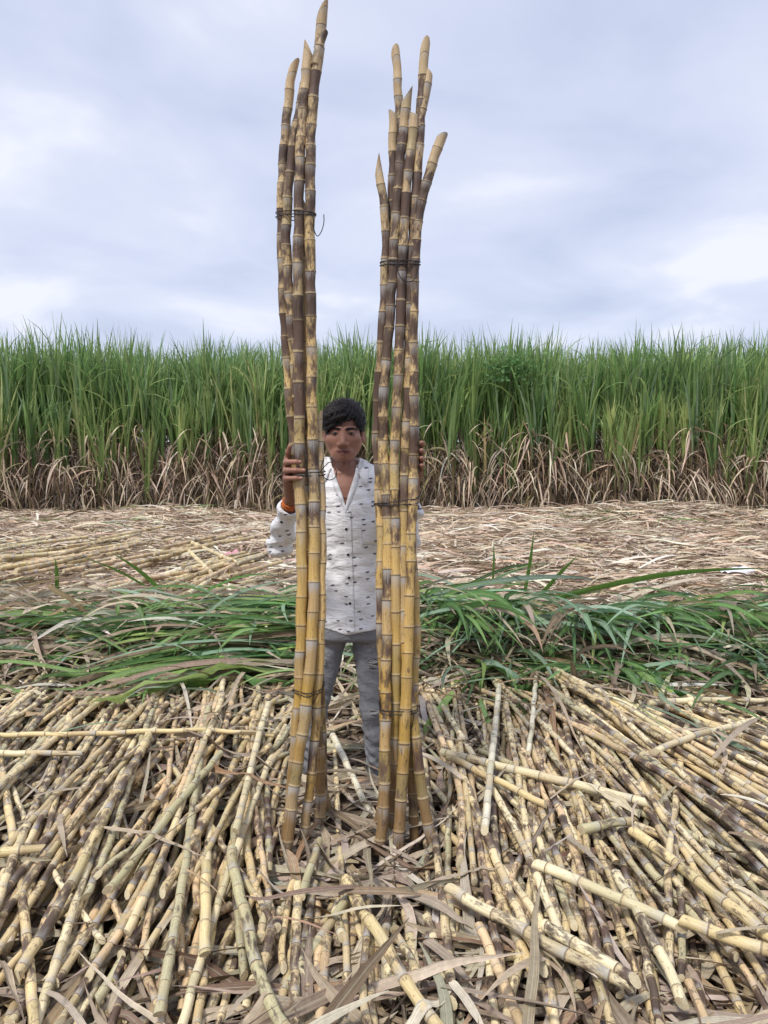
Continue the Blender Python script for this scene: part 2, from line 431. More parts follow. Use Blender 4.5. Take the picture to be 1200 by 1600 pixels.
# ------------------------------------------------------------------ standing cane field
def plant_blades(pg, pd, pst, org, H, ng, nd, S, hue, three=False, glow=0.36, dtop=1.85):
    """one clump: stalks, arching green blades from the tops, dry sheaths and dead leaves hanging below"""
    ns = max(1, ng // 6)
    sx = org[0] + R.normal(0, 0.07, ns); sy = org[1] + R.normal(0, 0.07, ns)
    k = R.integers(0, ns, ng)
    h0 = H * R.uniform(glow, 0.62, ng)
    b = np.stack([sx[k] + R.normal(0, 0.02, ng), sy[k] + R.normal(0, 0.02, ng), org[2] + h0], -1)
    Lg = np.clip((H - h0) * R.uniform(0.85, 1.12, ng) + 0.1, 0.5, 1.9)
    droop = np.where(R.random(ng) < 0.30, R.uniform(0.9, 2.2, ng), R.uniform(0.12, 0.55, ng))
    cg = jitter_cols(ng, hue[0], hue[1], 0.16)
    pg.add(blades(b, R.uniform(0, 6.283, ng), R.uniform(0.02, 0.26, ng), droop, Lg, R.uniform(0.030, 0.054, ng), S, R.uniform(1.4, 2.6, ng), side=R.normal(0, 0.3, ng),
                  twist=R.normal(0, 0.8, ng), three=three, blunt=0.5, col=cg))
    if nd:
        k = R.integers(0, ns, nd)
        h0 = np.minimum(H * 0.62, dtop) * R.uniform(0.06, 1.0, nd) ** 0.85
        b = np.stack([sx[k] + R.normal(0, 0.05, nd), sy[k] + R.normal(0, 0.05, nd), org[2] + h0], -1)
        Ld = np.minimum(R.uniform(0.5, 1.25, nd), h0 * 1.3 + 0.3)
        cd = jitter_cols(nd, FAR_DRY + [lin(164, 152, 108)], [4, 5, 2, 5, 1, 1.5], 0.2) * 0.88
        pd.add(blades(b, R.uniform(0, 6.283, nd), np.where(R.random(nd) < 0.55, R.uniform(1.7, 2.7, nd), R.uniform(0.2, 1.1, nd)), R.uniform(2.6, 3.25, nd), Ld, R.uniform(0.016, 0.036, nd), S, R.uniform(0.25, 0.7, nd), side=R.normal(0, 0.5, nd),
                      roll0=R.normal(0, 0.4, nd), twist=R.normal(0, 1.6, nd), three=three, blunt=0.6, col=cd, clamp=lambda X, Y: np.full_like(X, org[2] + 0.02)))
    if pst is not None:
        for q in range(ns):
            hh = H * 0.5
            th = np.linspace(0, 2 * math.pi, 7)[:-1]
            rr = 0.016
            v = np.concatenate([np.stack([sx[q] + rr * np.cos(th) + 0.03 * z * math.sin(q * 2.1), sy[q] + rr * np.sin(th), np.full(6, org[2] + z)], -1) for z in (0, hh * 0.5, hh)])
            f = [[a * 6 + j, a * 6 + (j + 1) % 6, (a + 1) * 6 + (j + 1) % 6, (a + 1) * 6 + j] for a in range(2) for j in range(6)]
            c = np.tile(np.array(lin(120, 105, 78) + (1,)), (18, 1))
            pst.add((v, np.array(f), c))
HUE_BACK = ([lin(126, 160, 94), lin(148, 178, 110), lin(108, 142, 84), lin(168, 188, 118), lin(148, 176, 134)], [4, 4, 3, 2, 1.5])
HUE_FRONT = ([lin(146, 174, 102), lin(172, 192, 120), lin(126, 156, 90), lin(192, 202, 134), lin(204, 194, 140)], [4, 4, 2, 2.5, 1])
pg, pd = Pile(), Pile()
nb = 1400
by = 17.2 + 6.6 * R.random(nb) ** 1.25
bx = R.uniform(-1, 1, nb) * (1.5 + 0.52 * by)
for x, y in zip(bx, by):
    H = R.normal(3.66, 0.18) + 0.025 * (y - 18) + 0.10 * math.sin(0.8 * x + 1.0)
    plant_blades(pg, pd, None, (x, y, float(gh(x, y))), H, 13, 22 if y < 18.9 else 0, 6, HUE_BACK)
# the few tallest shoots that stand clear of the crop's top
for px, py in ((150, 505), (60, 508), (545, 530), (690, 520), (745, 525), (890, 545), (1015, 520), (1190, 505), (1187, 512), (225, 515), (420, 512), (300, 520), (800, 520), (960, 530), (1090, 530)):
    q = at(px, py, 18.4)
    plant_blades(pg, pd, None, (q[0], 18.4, 0.0), q[2] - 0.02, 8, 0, 7, HUE_BACK)
tag(link('cane_field_foliage', pg.mesh('cane_field_foliage', M['green'])), 'dense green leaves of the standing cane filling the field behind the front row', 'crop', kind='stuff')
tag(link('cane_field_dry_leaves', pd.mesh('cane_field_dry_leaves', M['dry'])), 'tangle of dead brown leaves hanging under the standing cane', 'crop', kind='stuff')
# front row, plant by plant
protos = []
for k in range(12):
    a, b, c = Pile(), Pile(), Pile()
    H = [2.15, 2.5, 2.8, 3.0, 2.3, 2.9, 3.15, 1.85, 2.6, 3.1, 2.75, 2.4][k]
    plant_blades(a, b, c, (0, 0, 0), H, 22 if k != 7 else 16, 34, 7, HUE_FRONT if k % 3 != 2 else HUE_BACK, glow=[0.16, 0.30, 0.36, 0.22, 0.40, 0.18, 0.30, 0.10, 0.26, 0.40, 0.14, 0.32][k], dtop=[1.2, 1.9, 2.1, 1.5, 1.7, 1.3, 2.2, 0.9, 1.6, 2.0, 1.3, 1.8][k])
    protos.append((a.mesh('green_leaves', M['green']), b.mesh('dry_leaves', M['dry']), c.mesh('stalk', M['dry'])))
fx = np.arange(-10.2, 10.3, 0.235)
for j, x0 in enumerate(fx):
    x = x0 + R.uniform(-0.08, 0.08); y = 16.75 + 0.35 * R.random() + 0.25 * math.sin(x * 0.9)
    k = int(R.integers(0, 12))
    t = empty('sugarcane_plant', (x, y, float(gh(x, y)) - 0.03))
    t.rotation_euler = (0, 0, R.uniform(0, 6.283)); s = R.uniform(0.92, 1.08); t.scale = (s, s, s)
    for nm, me in zip(('green_leaves', 'dry_leaves', 'stalk'), protos[k]): link(nm, me, t)
    spx = 600 + x / y * FPX
    if not -60 < spx < 1260: where_ = None
    for lim_, where_ in ((70, 'at the left edge'), (190, 'above the far cane pile, left part'), (310, 'above the far cane pile, right part'), (445, 'just left of the left bundle'), (505, 'behind the left bundle'), (590, "above the man's head"), (665, 'behind the right bundle'), (770, 'between right bundle and climber'), (850, 'under the dark climber'), (960, 'just right of the climber'), (1080, 'above the litter bank at right'), (9999, 'at the right edge')):
        if spx < lim_: break
    size = 'short' if k in (0, 4, 7, 11) else ('tall' if k in (3, 5, 6, 9) else 'middling')
    tone = 'dark green' if k % 3 == 2 else 'light green'
    tag(t, size + ' ' + tone + ' sugarcane plant in front row, ' + where_, 'sugarcane plant', size + ' ' + tone + ' front row plants ' + where_)
# ------------------------------------------------------------------ sugarcane stalks
_cane_id = [0]
def cane_geo(pts, r0, r1, tint0, tint1, dark0, dark1, ilen=0.10, sides=10, cut0=0.3, cut1=0.8, wob=0.0018, origin=None, taper=0.0, mid=None):
    """stalk along pts (butt first): swollen nodes, slightly kinked internodes, cut faces at both ends"""
    _cane_id[0] += 1
    pl = resample(pts, max(24, len(pts) * 6))
    d = np.r_[0, np.cumsum(np.linalg.norm(np.diff(pl, axis=0), axis=1))]
    Ltot = d[-1]
    nodes = [-R.uniform(0.0, ilen * 0.8)]
    while nodes[-1] < Ltot:
        u = max(nodes[-1], 0) / Ltot
        nodes.append(nodes[-1] + ilen * R.uniform(0.78, 1.2) * (0.86 + 0.26 * math.sin(math.pi * min(u, 1))) * (1 + taper * (0.45 - u)))
    fr = np.array([0.0, 0.035, 0.10, 0.50, 0.93])
    rf = np.array([1.07, 1.09, 1.0, 0.965, 1.03])
    S_, V_, F_, I_ = [], [], [], []
    for k in range(len(nodes) - 1):
        for f, q in zip(fr, rf):
            s = nodes[k] + f * (nodes[k + 1] - nodes[k])
            if 0.010 + 2 * cut0 * r0 < s < Ltot - 0.010 - 2 * cut1 * r1: S_.append(s); V_.append(k + f); F_.append(q); I_.append(k)
    def vat(s):
        k = min(np.searchsorted(nodes, s, side='right') - 1, len(nodes) - 2)
        return k + (s - nodes[k]) / (nodes[k + 1] - nodes[k])
    S_ = np.array([0.0] + S_ + [Ltot]); V_ = np.array([vat(0.0)] + V_ + [vat(Ltot - 1e-6)]); F_ = np.array([1.0] + F_ + [1.0])
    c = np.stack([np.interp(S_, d, pl[:, a]) for a in range(3)], -1)
    t = unit(np.gradient(c, axis=0))
    ax = np.argmin(np.abs(t.mean(0)))
    ref = np.eye(3)[ax]
    n1 = unit(np.cross(t, ref)); n2 = np.cross(t, n1)
    zz = np.where(np.floor(V_).astype(int) % 2 == 0, 1.0, -1.0) * np.sin(math.pi * (V_ % 1.0)) * wob
    ph = R.uniform(0, 6.283)
    c = c + n1 * (zz * math.cos(ph))[:, None] + n2 * (zz * math.sin(ph))[:, None]
    u = S_ / Ltot
    rr = (r0 + (r1 - r0) * u) * F_
    th = np.arange(sides) * 2 * math.pi / sides
    ring = c[:, None, :] + rr[:, None, None] * (np.cos(th)[None, :, None] * n1[:, None, :] + np.sin(th)[None, :, None] * n2[:, None, :])
    for idx, cut, sg in ((0, cut0, -1), (-1, cut1, 1)):
        a0 = R.uniform(0, 6.283)
        ring[idx] += t[idx] * (sg * cut * rr[idx] * np.cos(th - a0))[:, None] - t[idx] * (sg * cut * rr[idx])
    n = len(S_)
    V = ring.reshape(-1, 3)
    i = np.arange(n - 1)[:, None] * sides; j = np.arange(sides)[None, :]
    Q = np.stack([i + j, i + (j + 1) % sides, i + sides + (j + 1) % sides, i + sides + j], -1).reshape(-1, 4)
    # cut faces: own vertices so that the edge stays crisp
    capv, T = [], []
    for idx, flip in ((0, True), (n - 1, False)):
        b = len(V) + len(capv)
        capv += list(ring[idx]); capv.append(ring[idx].mean(0) + t[idx] * (-0.0015 if flip else 0.0015))
        for q in range(sides):
            a, e = b + q, b + (q + 1) % sides
            T.append([a, b + sides, e] if flip else [a, e, b + sides])
    V = np.vstack([V, np.array(capv)])
    off = _cane_id[0] * 40.0
    ca = np.stack([np.tile(np.cos(th), n), np.tile(np.sin(th), n), np.repeat(V_ + off, sides)], -1)
    ca = np.vstack([ca, np.zeros((len(capv), 3))])
    tc = np.array(tint0)[None, :] * (1 - u[:, None]) + np.array(tint1)[None, :] * u[:, None]
    if mid is not None: tc = np.stack([np.interp(u, [0, 0.07, 0.16, 0.55, 1], [FOOT[k], FOOT[k], tint0[k], mid[k], tint1[k]]) for k in range(3)], -1)
    dk = dark0 + (dark1 - dark0) * u
    if mid is not None: dk = np.interp(u, [0, 0.1, 0.3, 0.45, 0.62, 0.93, 0.965, 1], [0.45, dark0 + .1, dark0, (dark0 + dark1) / 2, dark1, dark1 * 0.9, 0.0, 0.0])
    ti = np.repeat(np.concatenate([tc, dk[:, None]], 1), sides, 0)
    ti = np.vstack([ti, np.tile([0.5, 0.4, 0.2, 0.0], (len(capv), 1))])
    if origin is None: origin = V.mean(0)
    me = mk_mesh('cane', V - np.asarray(origin), Q, np.array(T), mats=[M['cane'], M['cut']], attrs={'cane': ca, 'tint': ti}, tri_mat=1)
    return me, origin

# ------------------------------------------------------------------ the two upright bundles
TOP, MID, LOW, FOOT = lin(196, 172, 136), lin(212, 180, 120), lin(180, 145, 72), lin(136, 108, 72)
STALKS = {}
def bundle_Y(py): return float(np.interp(py, [0, 740, 1335], [3.00, 2.97, 2.75]))
def bundle_cane(parent, pts, dy, dyb, r=0.0205, cut1=1.6, dtop=1.12, dlow=0.44, gtone=0.0):
    """pts from the top down, in photo pixels; dy = how far behind the bundle's front, dyb the same at the butt"""
    P = []
    y0, y1 = pts[0][1], pts[-1][1]
    for px, py in pts:
        k = smoothstep(900, 1300, py)
        P.append(at(px, py, bundle_Y(py) + dy * (1 - k) + dyb * k))
    P = P[::-1]; r = r * 0.94
    low = np.array(LOW if y1 > 600 else TOP) * R.uniform(0.85, 1.12); top = np.array(TOP) * R.uniform(0.88, 1.08)
    STALKS.setdefault(parent.name, []).append((resample(P, 60), r))
    me, _ = cane_geo(P, r * 1.04, r * 0.90, low, top, dlow, dtop, ilen=R.uniform(0.094, 0.104), taper=0.35, mid=np.array(MID) * R.uniform(0.9, 1.08) if y1 > 600 else None, sides=14, cut0=0.2, cut1=cut1, wob=0.0022, origin=parent.location)
    return link('cane', me, parent)
LB = empty('sugarcane_bundle', at(482, 1330, 2.86))
tag(LB, 'upright bundle of tall wired canes in the hand on the left, its tops close together', 'cane bundle', 'sugarcane bundles held upright')
bundle_cane(LB, [(461, 91), (455, 121), (449, 175), (443, 242), (440, 309), (440, 363), (441, 420), (444, 494), (449, 561), (452, 615), (457, 669), (462, 735), (470, 800), (478, 880), (482, 960), (486, 1040), (492, 1110), (499, 1180), (506, 1240), (513, 1275)], 0.045, 0.19, 0.0200)
bundle_cane(LB, [(481, 102), (473, 150), (464, 193), (457, 236), (452, 282), (449, 317), (447, 376), (450, 430), (455, 500), (461, 570), (466, 640), (472, 720), (478, 800), (482, 880), (484, 960), (487, 1040), (493, 1110), (499, 1170), (501, 1235), (500, 1285)], 0.026, 0.14, 0.0205, cut1=0.5)
bundle_cane(LB, [(483, 62), (478, 120), (473, 180), (470, 230), (468, 280), (467, 340), (465, 420), (466, 500), (466, 560), (467, 615), (468, 670), (468, 735), (470, 800), (472, 880), (471, 960), (470, 1015), (468, 1070), (466, 1110), (463, 1140), (459, 1200), (453, 1260), (447, 1322)], 0.0, 0.05, 0.0215, dlow=0.12)
bundle_cane(LB, [(506, 0), (503, 27), (499, 75), (493, 121), (489, 161), (486, 201), (485, 242), (485, 296), (484, 349), (485, 420), (486, 494), (487, 561), (487, 615), (488, 669), (490, 735), (491, 800), (491, 870), (489, 960), (486, 1015), (482, 1070), (477, 1110), (474, 1140), (467, 1180), (459, 1235), (452, 1290), (447, 1336)], -0.002, -0.02, 0.0215, cut1=2.2, dlow=0.15)
bundle_cane(LB, [(497, 640), (499, 700), (502, 776), (503, 830), (503, 880), (502, 960), (500, 1015), (497, 1070), (494, 1110), (492, 1150), (489, 1190), (484, 1230), (478, 1280), (473, 1312)], 0.020, 0.03, 0.0180, dtop=0.3)
bundle_cane(LB, [(470, 300), (475, 420), (476, 520), (477, 640), (480, 740), (484, 830), (490, 920), (496, 1010), (501, 1100), (503, 1160), (504, 1215), (503, 1262)], 0.052, 0.17, 0.0190, dtop=0.6)
RB = empty('sugarcane_bundle', at(618, 1330, 2.86))
tag(RB, 'upright bundle of wired canes beside the man on the right, its tops fanning apart', 'cane bundle', 'sugarcane bundles held upright')
bundle_cane(RB, [(585, 240), (591, 263), (596, 296), (600, 322), (603, 363), (602, 403), (601, 440), (599, 481), (596, 534), (592, 588), (589, 642), (588, 682), (591, 722), (592, 776), (595, 827), (594, 934), (595, 980), (598, 1040), (600, 1110), (600, 1180), (597, 1250), (592, 1285)], 0.018, 0.14, 0.0185, cut1=2.4)
bundle_cane(RB, [(618, 71), (620, 107), (622, 140), (623, 172), (622, 215), (620, 270), (619, 330), (621, 400), (630, 470), (640, 540), (645, 620), (645, 700), (643, 780), (644, 860), (649, 940), (650, 1000), (648, 1042), (644, 1122), (643, 1180), (645, 1250), (649, 1325)], 0.048, 0.06, 0.0185)
bundle_cane(RB, [(614, 172), (614, 210), (614, 255), (613, 296), (613, 336), (611, 400), (606, 470), (601, 560), (597, 650), (598, 720), (602, 800), (603, 900), (607, 1000), (611, 1090), (612, 1170), (613, 1240), (613, 1288)], 0.038, 0.10, 0.0195, cut1=0.8)
bundle_cane(RB, [(638, 132), (635, 161), (630, 210), (625, 255), (622, 296), (618, 344), (616, 382), (614, 420), (611, 467), (608, 513), (604, 561), (600, 602), (599, 655), (599, 709), (604, 776), (606, 830), (606, 880), (605, 935), (605, 988), (603, 1040), (603, 1122), (601, 1176), (601, 1240), (595, 1305), (592, 1337)], 0.0, -0.01, 0.0205, cut1=1.8)
bundle_cane(RB, [(647, 172), (645, 210), (639, 255), (635, 296), (632, 344), (629, 395), (627, 440), (625, 507), (622, 588), (618, 669), (616, 722), (616, 776), (618, 827), (618, 880), (618, 935), (619, 988), (619, 1040), (618, 1122), (616, 1176), (614, 1240), (612, 1300)], -0.004, 0.05, 0.0200, cut1=0.6, dlow=0.12)
bundle_cane(RB, [(665, 58), (662, 100), (660, 140), (657, 175), (656, 210), (653, 255), (650, 296), (647, 336), (644, 390), (640, 440), (639, 507), (638, 588), (634, 669), (632, 722), (631, 776), (629, 827), (629, 880), (630, 960), (634, 1040), (642, 1100), (649, 1150), (658, 1227), (668, 1285), (676, 1325)], 0.008, 0.02, 0.0205, cut1=2.4)
bundle_cane(RB, [(693, 207), (682, 236), (670, 274), (660, 309), (654, 336), (650, 376), (647, 430), (646, 481), (645, 534), (646, 615), (647, 669), (646, 722), (645, 776), (642, 827), (642, 880), (639, 934), (638, 988), (636, 1042), (633, 1122), (631, 1176), (627, 1240), (623, 1305), (621, 1342)], 0.004, -0.015, 0.0215, cut1=0.9, dlow=0.12)
bundle_cane(RB, [(672, 110), (668, 130), (663, 152), (658, 178), (655, 200)], 0.006, 0, 0.0180, cut1=0.7, dtop=0.3)
bundle_cane(LB, [(507, 47), (502, 62), (497, 80), (493, 104)], -0.008, 0, 0.0165, cut1=0.6, dtop=0.5)

def tie(parent, py, xl, xr, tilt, name='wire_tie', turns=2):
    """two turns of wire pulled tight round all the stalks at that height"""
    o = np.array(parent.location)
    z0 = float(at((xl + xr) / 2, py, bundle_Y(py))[2]); slope = float(at(0, py, bundle_Y(py))[2] - at(0, py + 1, bundle_Y(py))[2]) * 2 * tilt / (xr - xl) * 423
    cs = []
    for P, r in STALKS[parent.name]:
        if P[0, 2] < z0 < P[-1, 2]:
            k = int(np.argmin(np.abs(P[:, 2] - z0))); cs.append((P[k, 0], P[k, 1], r * 1.02))
    cs = np.array(cs)
    for t in range(turns):
        th = np.linspace(0, 2 * math.pi, 73)[:-1]
        d = np.stack([np.cos(th), np.sin(th)], -1)
        k = np.argmax(d @ cs[:, :2].T + cs[:, 2][None], 1)
        xy = cs[k, :2] + d * (cs[k, 2] + 0.0012)[:, None]
        p = np.concatenate([xy, (z0 - 0.011 * t - slope * (1 - 0.6 * t) * (xy[:, :1] - cs[:, 0].mean()) + 0.0015 * np.sin(th * 2 + t)[:, None])], 1)
        seg = [p[0]]
        for q in np.vstack([p[1:], p[:1]]):                      # even spacing along the straight runs
            n_ = max(1, int(np.linalg.norm(q - seg[-1]) / 0.006)); b_ = seg[-1]
            for m_ in range(1, n_ + 1): seg.append(b_ + (q - b_) * m_ / n_)
        seg = np.array(seg[:-1]); keep = np.r_[True, np.linalg.norm(np.diff(seg, axis=0), axis=1) > 1e-4]
        V, Q = tube(seg[keep] - o, 0.0018, 6, True)
        link(name, mk_mesh(name, V, Q, mats=[M['wire']]), parent)
def loose(parent, pix, Y):
    p = resample([at(x, y, Y + dy) for x, y, dy in pix], 26) - np.array(parent.location)
    V, Q = tube(p, 0.0017, 6)
    link('wire_end', mk_mesh('wire_end', V, Q, mats=[M['wire']]), parent)
tie(LB, 331, 438, 494, 3); tie(LB, 738, 455, 507, -1); tie(LB, 1079, 463, 505, -1, turns=2)
tie(RB, 409, 597, 652, 0); tie(RB, 783, 585, 656, -5); tie(RB, 1108, 594, 650, 1)
loose(LB, [(487, 331, -.05), (490, 345, -.05), (491, 360, -.03), (496, 369, 0), (502, 362, 0), (506, 348, 0), (506, 335, 0)], 2.97)
loose(LB, [(500, 737, -.045), (508, 728, -.04), (516, 722, -.03), (523, 730, -.02), (526, 741, -.02), (520, 749, -.02), (510, 749, -.03), (503, 740, -.04), (502, 728, -.04), (507, 716, -.04)], 2.97)
loose(LB, [(500, 1079, -.05), (493, 1092, -.055), (484, 1105, -.06), (472, 1120, -.06), (466, 1128, -.05)], 2.89)
loose(RB, [(621, 409, -.05), (622, 425, -.05), (630, 438, -.045), (642, 440, -.04), (650, 432, -.03), (652, 418, -.03)], 2.98)
loose(RB, [(650, 778, -.04), (658, 774, -.03), (663, 766, -.01)], 2.96)
loose(RB, [(641, 1108, -.05), (646, 1116, -.05), (645, 1130, -.05), (640, 1142, -.05)], 2.87)

# ------------------------------------------------------------------ cut canes laid out on the ground, dropped one on the other
HX0, HY0, HC = -5.0, 1.0, 0.02
HN = (int(10 / HC), int(6.2 / HC))
HMAP = gh(*np.meshgrid(HX0 + (np.arange(HN[0]) + .5) * HC, HY0 + (np.arange(HN[1]) + .5) * HC, indexing='ij')) + 0.022
def h_at(x, y):
    i = np.clip(((x - HX0) / HC).astype(int), 0, HN[0] - 1); j = np.clip(((y - HY0) / HC).astype(int), 0, HN[1] - 1)
    return HMAP[i, j]
TINTS = [lin(228, 208, 164), lin(218, 194, 146), lin(236, 220, 180), lin(200, 180, 138), lin(186, 178, 142), lin(218, 190, 150)]
KEEP_OUT = []      # (x, y, r): the man's feet and the butts of the bundles
def drop_cane(a, b, r=0.0195, bend=0.0, dark=0.55, tint=None, flex=1.0, ilen=0.10, cut0=0.35, cut1=0.9, lift=0.0, avoid=True, rest=0.25):
    """cane from butt a to tip b (x, y), laid on whatever is already there"""
    a, b = np.array(a[:2], float), np.array(b[:2], float)
    L = np.linalg.norm(b - a); n = max(8, int(L / 0.05))
    s = np.linspace(0, 1, n)[:, None]
    nrm = np.array([-(b - a)[1], (b - a)[0]]) / max(L, 1e-6)
    xy = a + (b - a) * s + nrm * (bend * np.sin(math.pi * s) + 0.25 * bend * np.sin(2.7 * math.pi * s + 1))
    if avoid:
        for kx, ky, kr in KEEP_OUT:
            if np.min(np.hypot(xy[:, 0] - kx, xy[:, 1] - ky)) < kr: return None
    tt = unit(np.gradient(xy, axis=0)); nn = np.stack([-tt[:, 1], tt[:, 0]], -1)
    hs = np.max([h_at(*(xy + nn * o).T) for o in (-r * 0.7, 0, r * 0.7)], 0)
    k = max(2, int(0.30 / 0.05))
    pad = np.pad(hs, k, mode='edge')
    mx = np.max([pad[j:j + n] for j in range(2 * k + 1)], 0)
    pad = np.pad(mx, k, mode='edge')
    z = np.mean([pad[j:j + n] for j in range(2 * k + 1)], 0)
    pad2 = np.pad(hs, 2 * k, mode='edge')
    zm_ = np.mean([pad2[j:j + n] for j in range(4 * k + 1)], 0)
    z = (zm_ * (1 - rest) + z * rest) + r * 0.72 + lift
    pts = np.concatenate([xy, z[:, None]], 1)
    for o in np.linspace(-r, r, 5):
        q = xy + nn * o
        i = np.clip(((q[:, 0] - HX0) / HC).astype(int), 0, HN[0] - 1); j = np.clip(((q[:, 1] - HY0) / HC).astype(int), 0, HN[1] - 1)
        np.maximum.at(HMAP, (i, j), z + math.sqrt(max(r * r - o * o, 0)) * 0.9)
        if n > 1:                                   # in between the samples as well
            qm = (q[1:] + q[:-1]) / 2; zm = (z[1:] + z[:-1]) / 2
            i = np.clip(((qm[:, 0] - HX0) / HC).astype(int), 0, HN[0] - 1); j = np.clip(((qm[:, 1] - HY0) / HC).astype(int), 0, HN[1] - 1)
            np.maximum.at(HMAP, (i, j), zm + math.sqrt(max(r * r - o * o, 0)) * 0.9)
    if tint is None: tint = np.array(TINTS[int(R.integers(0, len(TINTS)))]) * R.uniform(0.82, 1.08)
    tint = np.asarray(tint)
    me, org = cane_geo(pts[::max(1, n // 14)] if n > 16 else pts, r * R.uniform(0.97, 1.06), r * R.uniform(0.82, 0.95), tint * R.uniform(0.9, 1.05), tint * R.uniform(0.88, 1.0), dark * R.uniform(0.7, 1.2), dark * R.uniform(0.8, 1.4), ilen=ilen, sides=9, cut0=cut0, cut1=cut1, wob=0.0024)
    return link('cut_cane', me, None, org), pts
KEEP_OUT += [(FOOT_L[0], FOOT_L[1], 0.10), (FOOT_R[0], FOOT_R[1], 0.10), (FOOT_L[0], FOOT_L[1] - .14, 0.08), (FOOT_R[0], FOOT_R[1] - .14, 0.08)]
for b_, pxs in ((LB, (450, 470, 490, 508)), (RB, (593, 608, 622, 640))):
    for q in pxs:
        w = at(q, 1320, 2.88); KEEP_OUT += [(w[0], 2.88, 0.035), (w[0], 2.80, 0.035), (w[0], 2.72, 0.035), (w[0], 2.64, 0.035), (w[0], 2.56, 0.03)]
def zone(x, y):
    if x < -1.15: return 'at far left'
    if x < -0.55: return 'left of left bundle'
    if x < -0.25: return 'below left bundle'
    if x < 0.02: return 'between the bundles'
    if x < 0.45: return 'below right bundle'
    if x < 1.05: return 'right of right bundle'
    return 'at far right'
def cane_words(a, b, r, tint, dark):
    L = math.hypot(b[0] - a[0], b[1] - a[1]); ang = math.atan2(b[0] - a[0], a[1] - b[1])
    g_ = tint[1] / tint[0]; lum = sum(tint) / 3
    look = ('short ' if L < 1.0 else '') + ('slim ' if r < 0.0123 else ('thick ' if r > 0.0146 else ''))
    look += ('dark blotched ' if dark > 0.66 else ('pale ' if dark < 0.4 else 'mottled '))
    look += ('olive' if g_ > 0.86 else ('cream' if lum > 0.50 else ('tan' if lum < 0.36 else 'straw')))
    lie = 'lying crosswise' if abs(ang) > 0.85 else ('slanting right' if ang > 0.22 else ('slanting left' if ang < -0.22 else 'lying lengthwise'))
    ym = min(a[1], b[1])
    near = 'reaching bottom edge' if ym < 2.05 else ('ending low' if ym < 2.5 else ('ending midway' if ym < 3.2 else 'near green heap'))
    return look + ' cut cane ' + lie + ', ' + near + ', ' + zone((a[0] + b[0]) / 2, 0)
made = {}
def label_canes():
    for lb, os_ in made.items():
        for o in os_: tag(o, lb, 'sugarcane', 'cut canes ' + lb.split(' cut cane ')[1] + ', ' + lb.split(' cut cane ')[0])
def random_cane(top):
    ym = R.uniform(2.6, 3.9)
    lim = 0.49 * ym + 0.32
    xm = R.uniform(-lim, lim)
    L = R.uniform(2.0, 3.1) if R.random() < 0.88 else R.uniform(0.5, 1.3)
    # all lie with their tips towards the viewer; on the right they swing a little more to the right
    ang = R.normal(0.0, 0.085) + (-0.05 * smoothstep(0.1, 0.5, xm) + 0.38 * smoothstep(0.6, 1.6, xm) if xm > 0 else 0.09 * smoothstep(0.2, 0.9, -xm)) + (R.normal(0, 0.40) if R.random() < 0.18 else 0)
    dx, dy = math.sin(ang) * L / 2, math.cos(ang) * L / 2
    a, b = (xm - dx, ym + dy), (xm + dx, ym - dy)
    sh = min(0, R.uniform(4.6, 5.2) - a[1]); a, b = (a[0], a[1] + sh), (b[0], b[1] + sh)
    sh = max(0, R.uniform(1.35, 2.1) - b[1])
    b = (b[0] - math.sin(ang) * sh, b[1] + sh)
    if a[1] - b[1] < 0.2 and abs(a[0] - b[0]) < .3: return None
    pale = R.random() < 0.18
    r = R.uniform(0.0112, 0.0156); dark = R.uniform(0.1, 0.35) if pale else R.uniform(0.40, 0.84)
    tint = np.array(TINTS[int(R.integers(0, len(TINTS)))]) * R.uniform(0.98, 1.22)
    res = drop_cane(a, b, r=r, bend=float(np.clip(R.normal(0, 0.04), -0.075, 0.075)), dark=dark, tint=tint, ilen=R.uniform(0.075, 0.105), cut0=R.uniform(0.1, 0.6), cut1=R.uniform(0.3, 1.6), rest=0.2)
    if res is None and a[1] > 2.75 and b[1] < 2.45:             # blocked by the bundles or the man: let it start in front of them
        k_ = (a[1] - R.uniform(2.15, 2.50)) / (a[1] - b[1])
        a = (a[0] + (b[0] - a[0]) * k_, a[1] + (b[1] - a[1]) * k_)
        res = drop_cane(a, b, r=r, bend=R.normal(0, 0.012), dark=dark, tint=tint, ilen=R.uniform(0.075, 0.105), cut0=R.uniform(0.1, 0.6), cut1=R.uniform(0.3, 1.6), rest=0.2)
    if res is None: return None
    return res[0], cane_words(a, b, r, tint, dark)
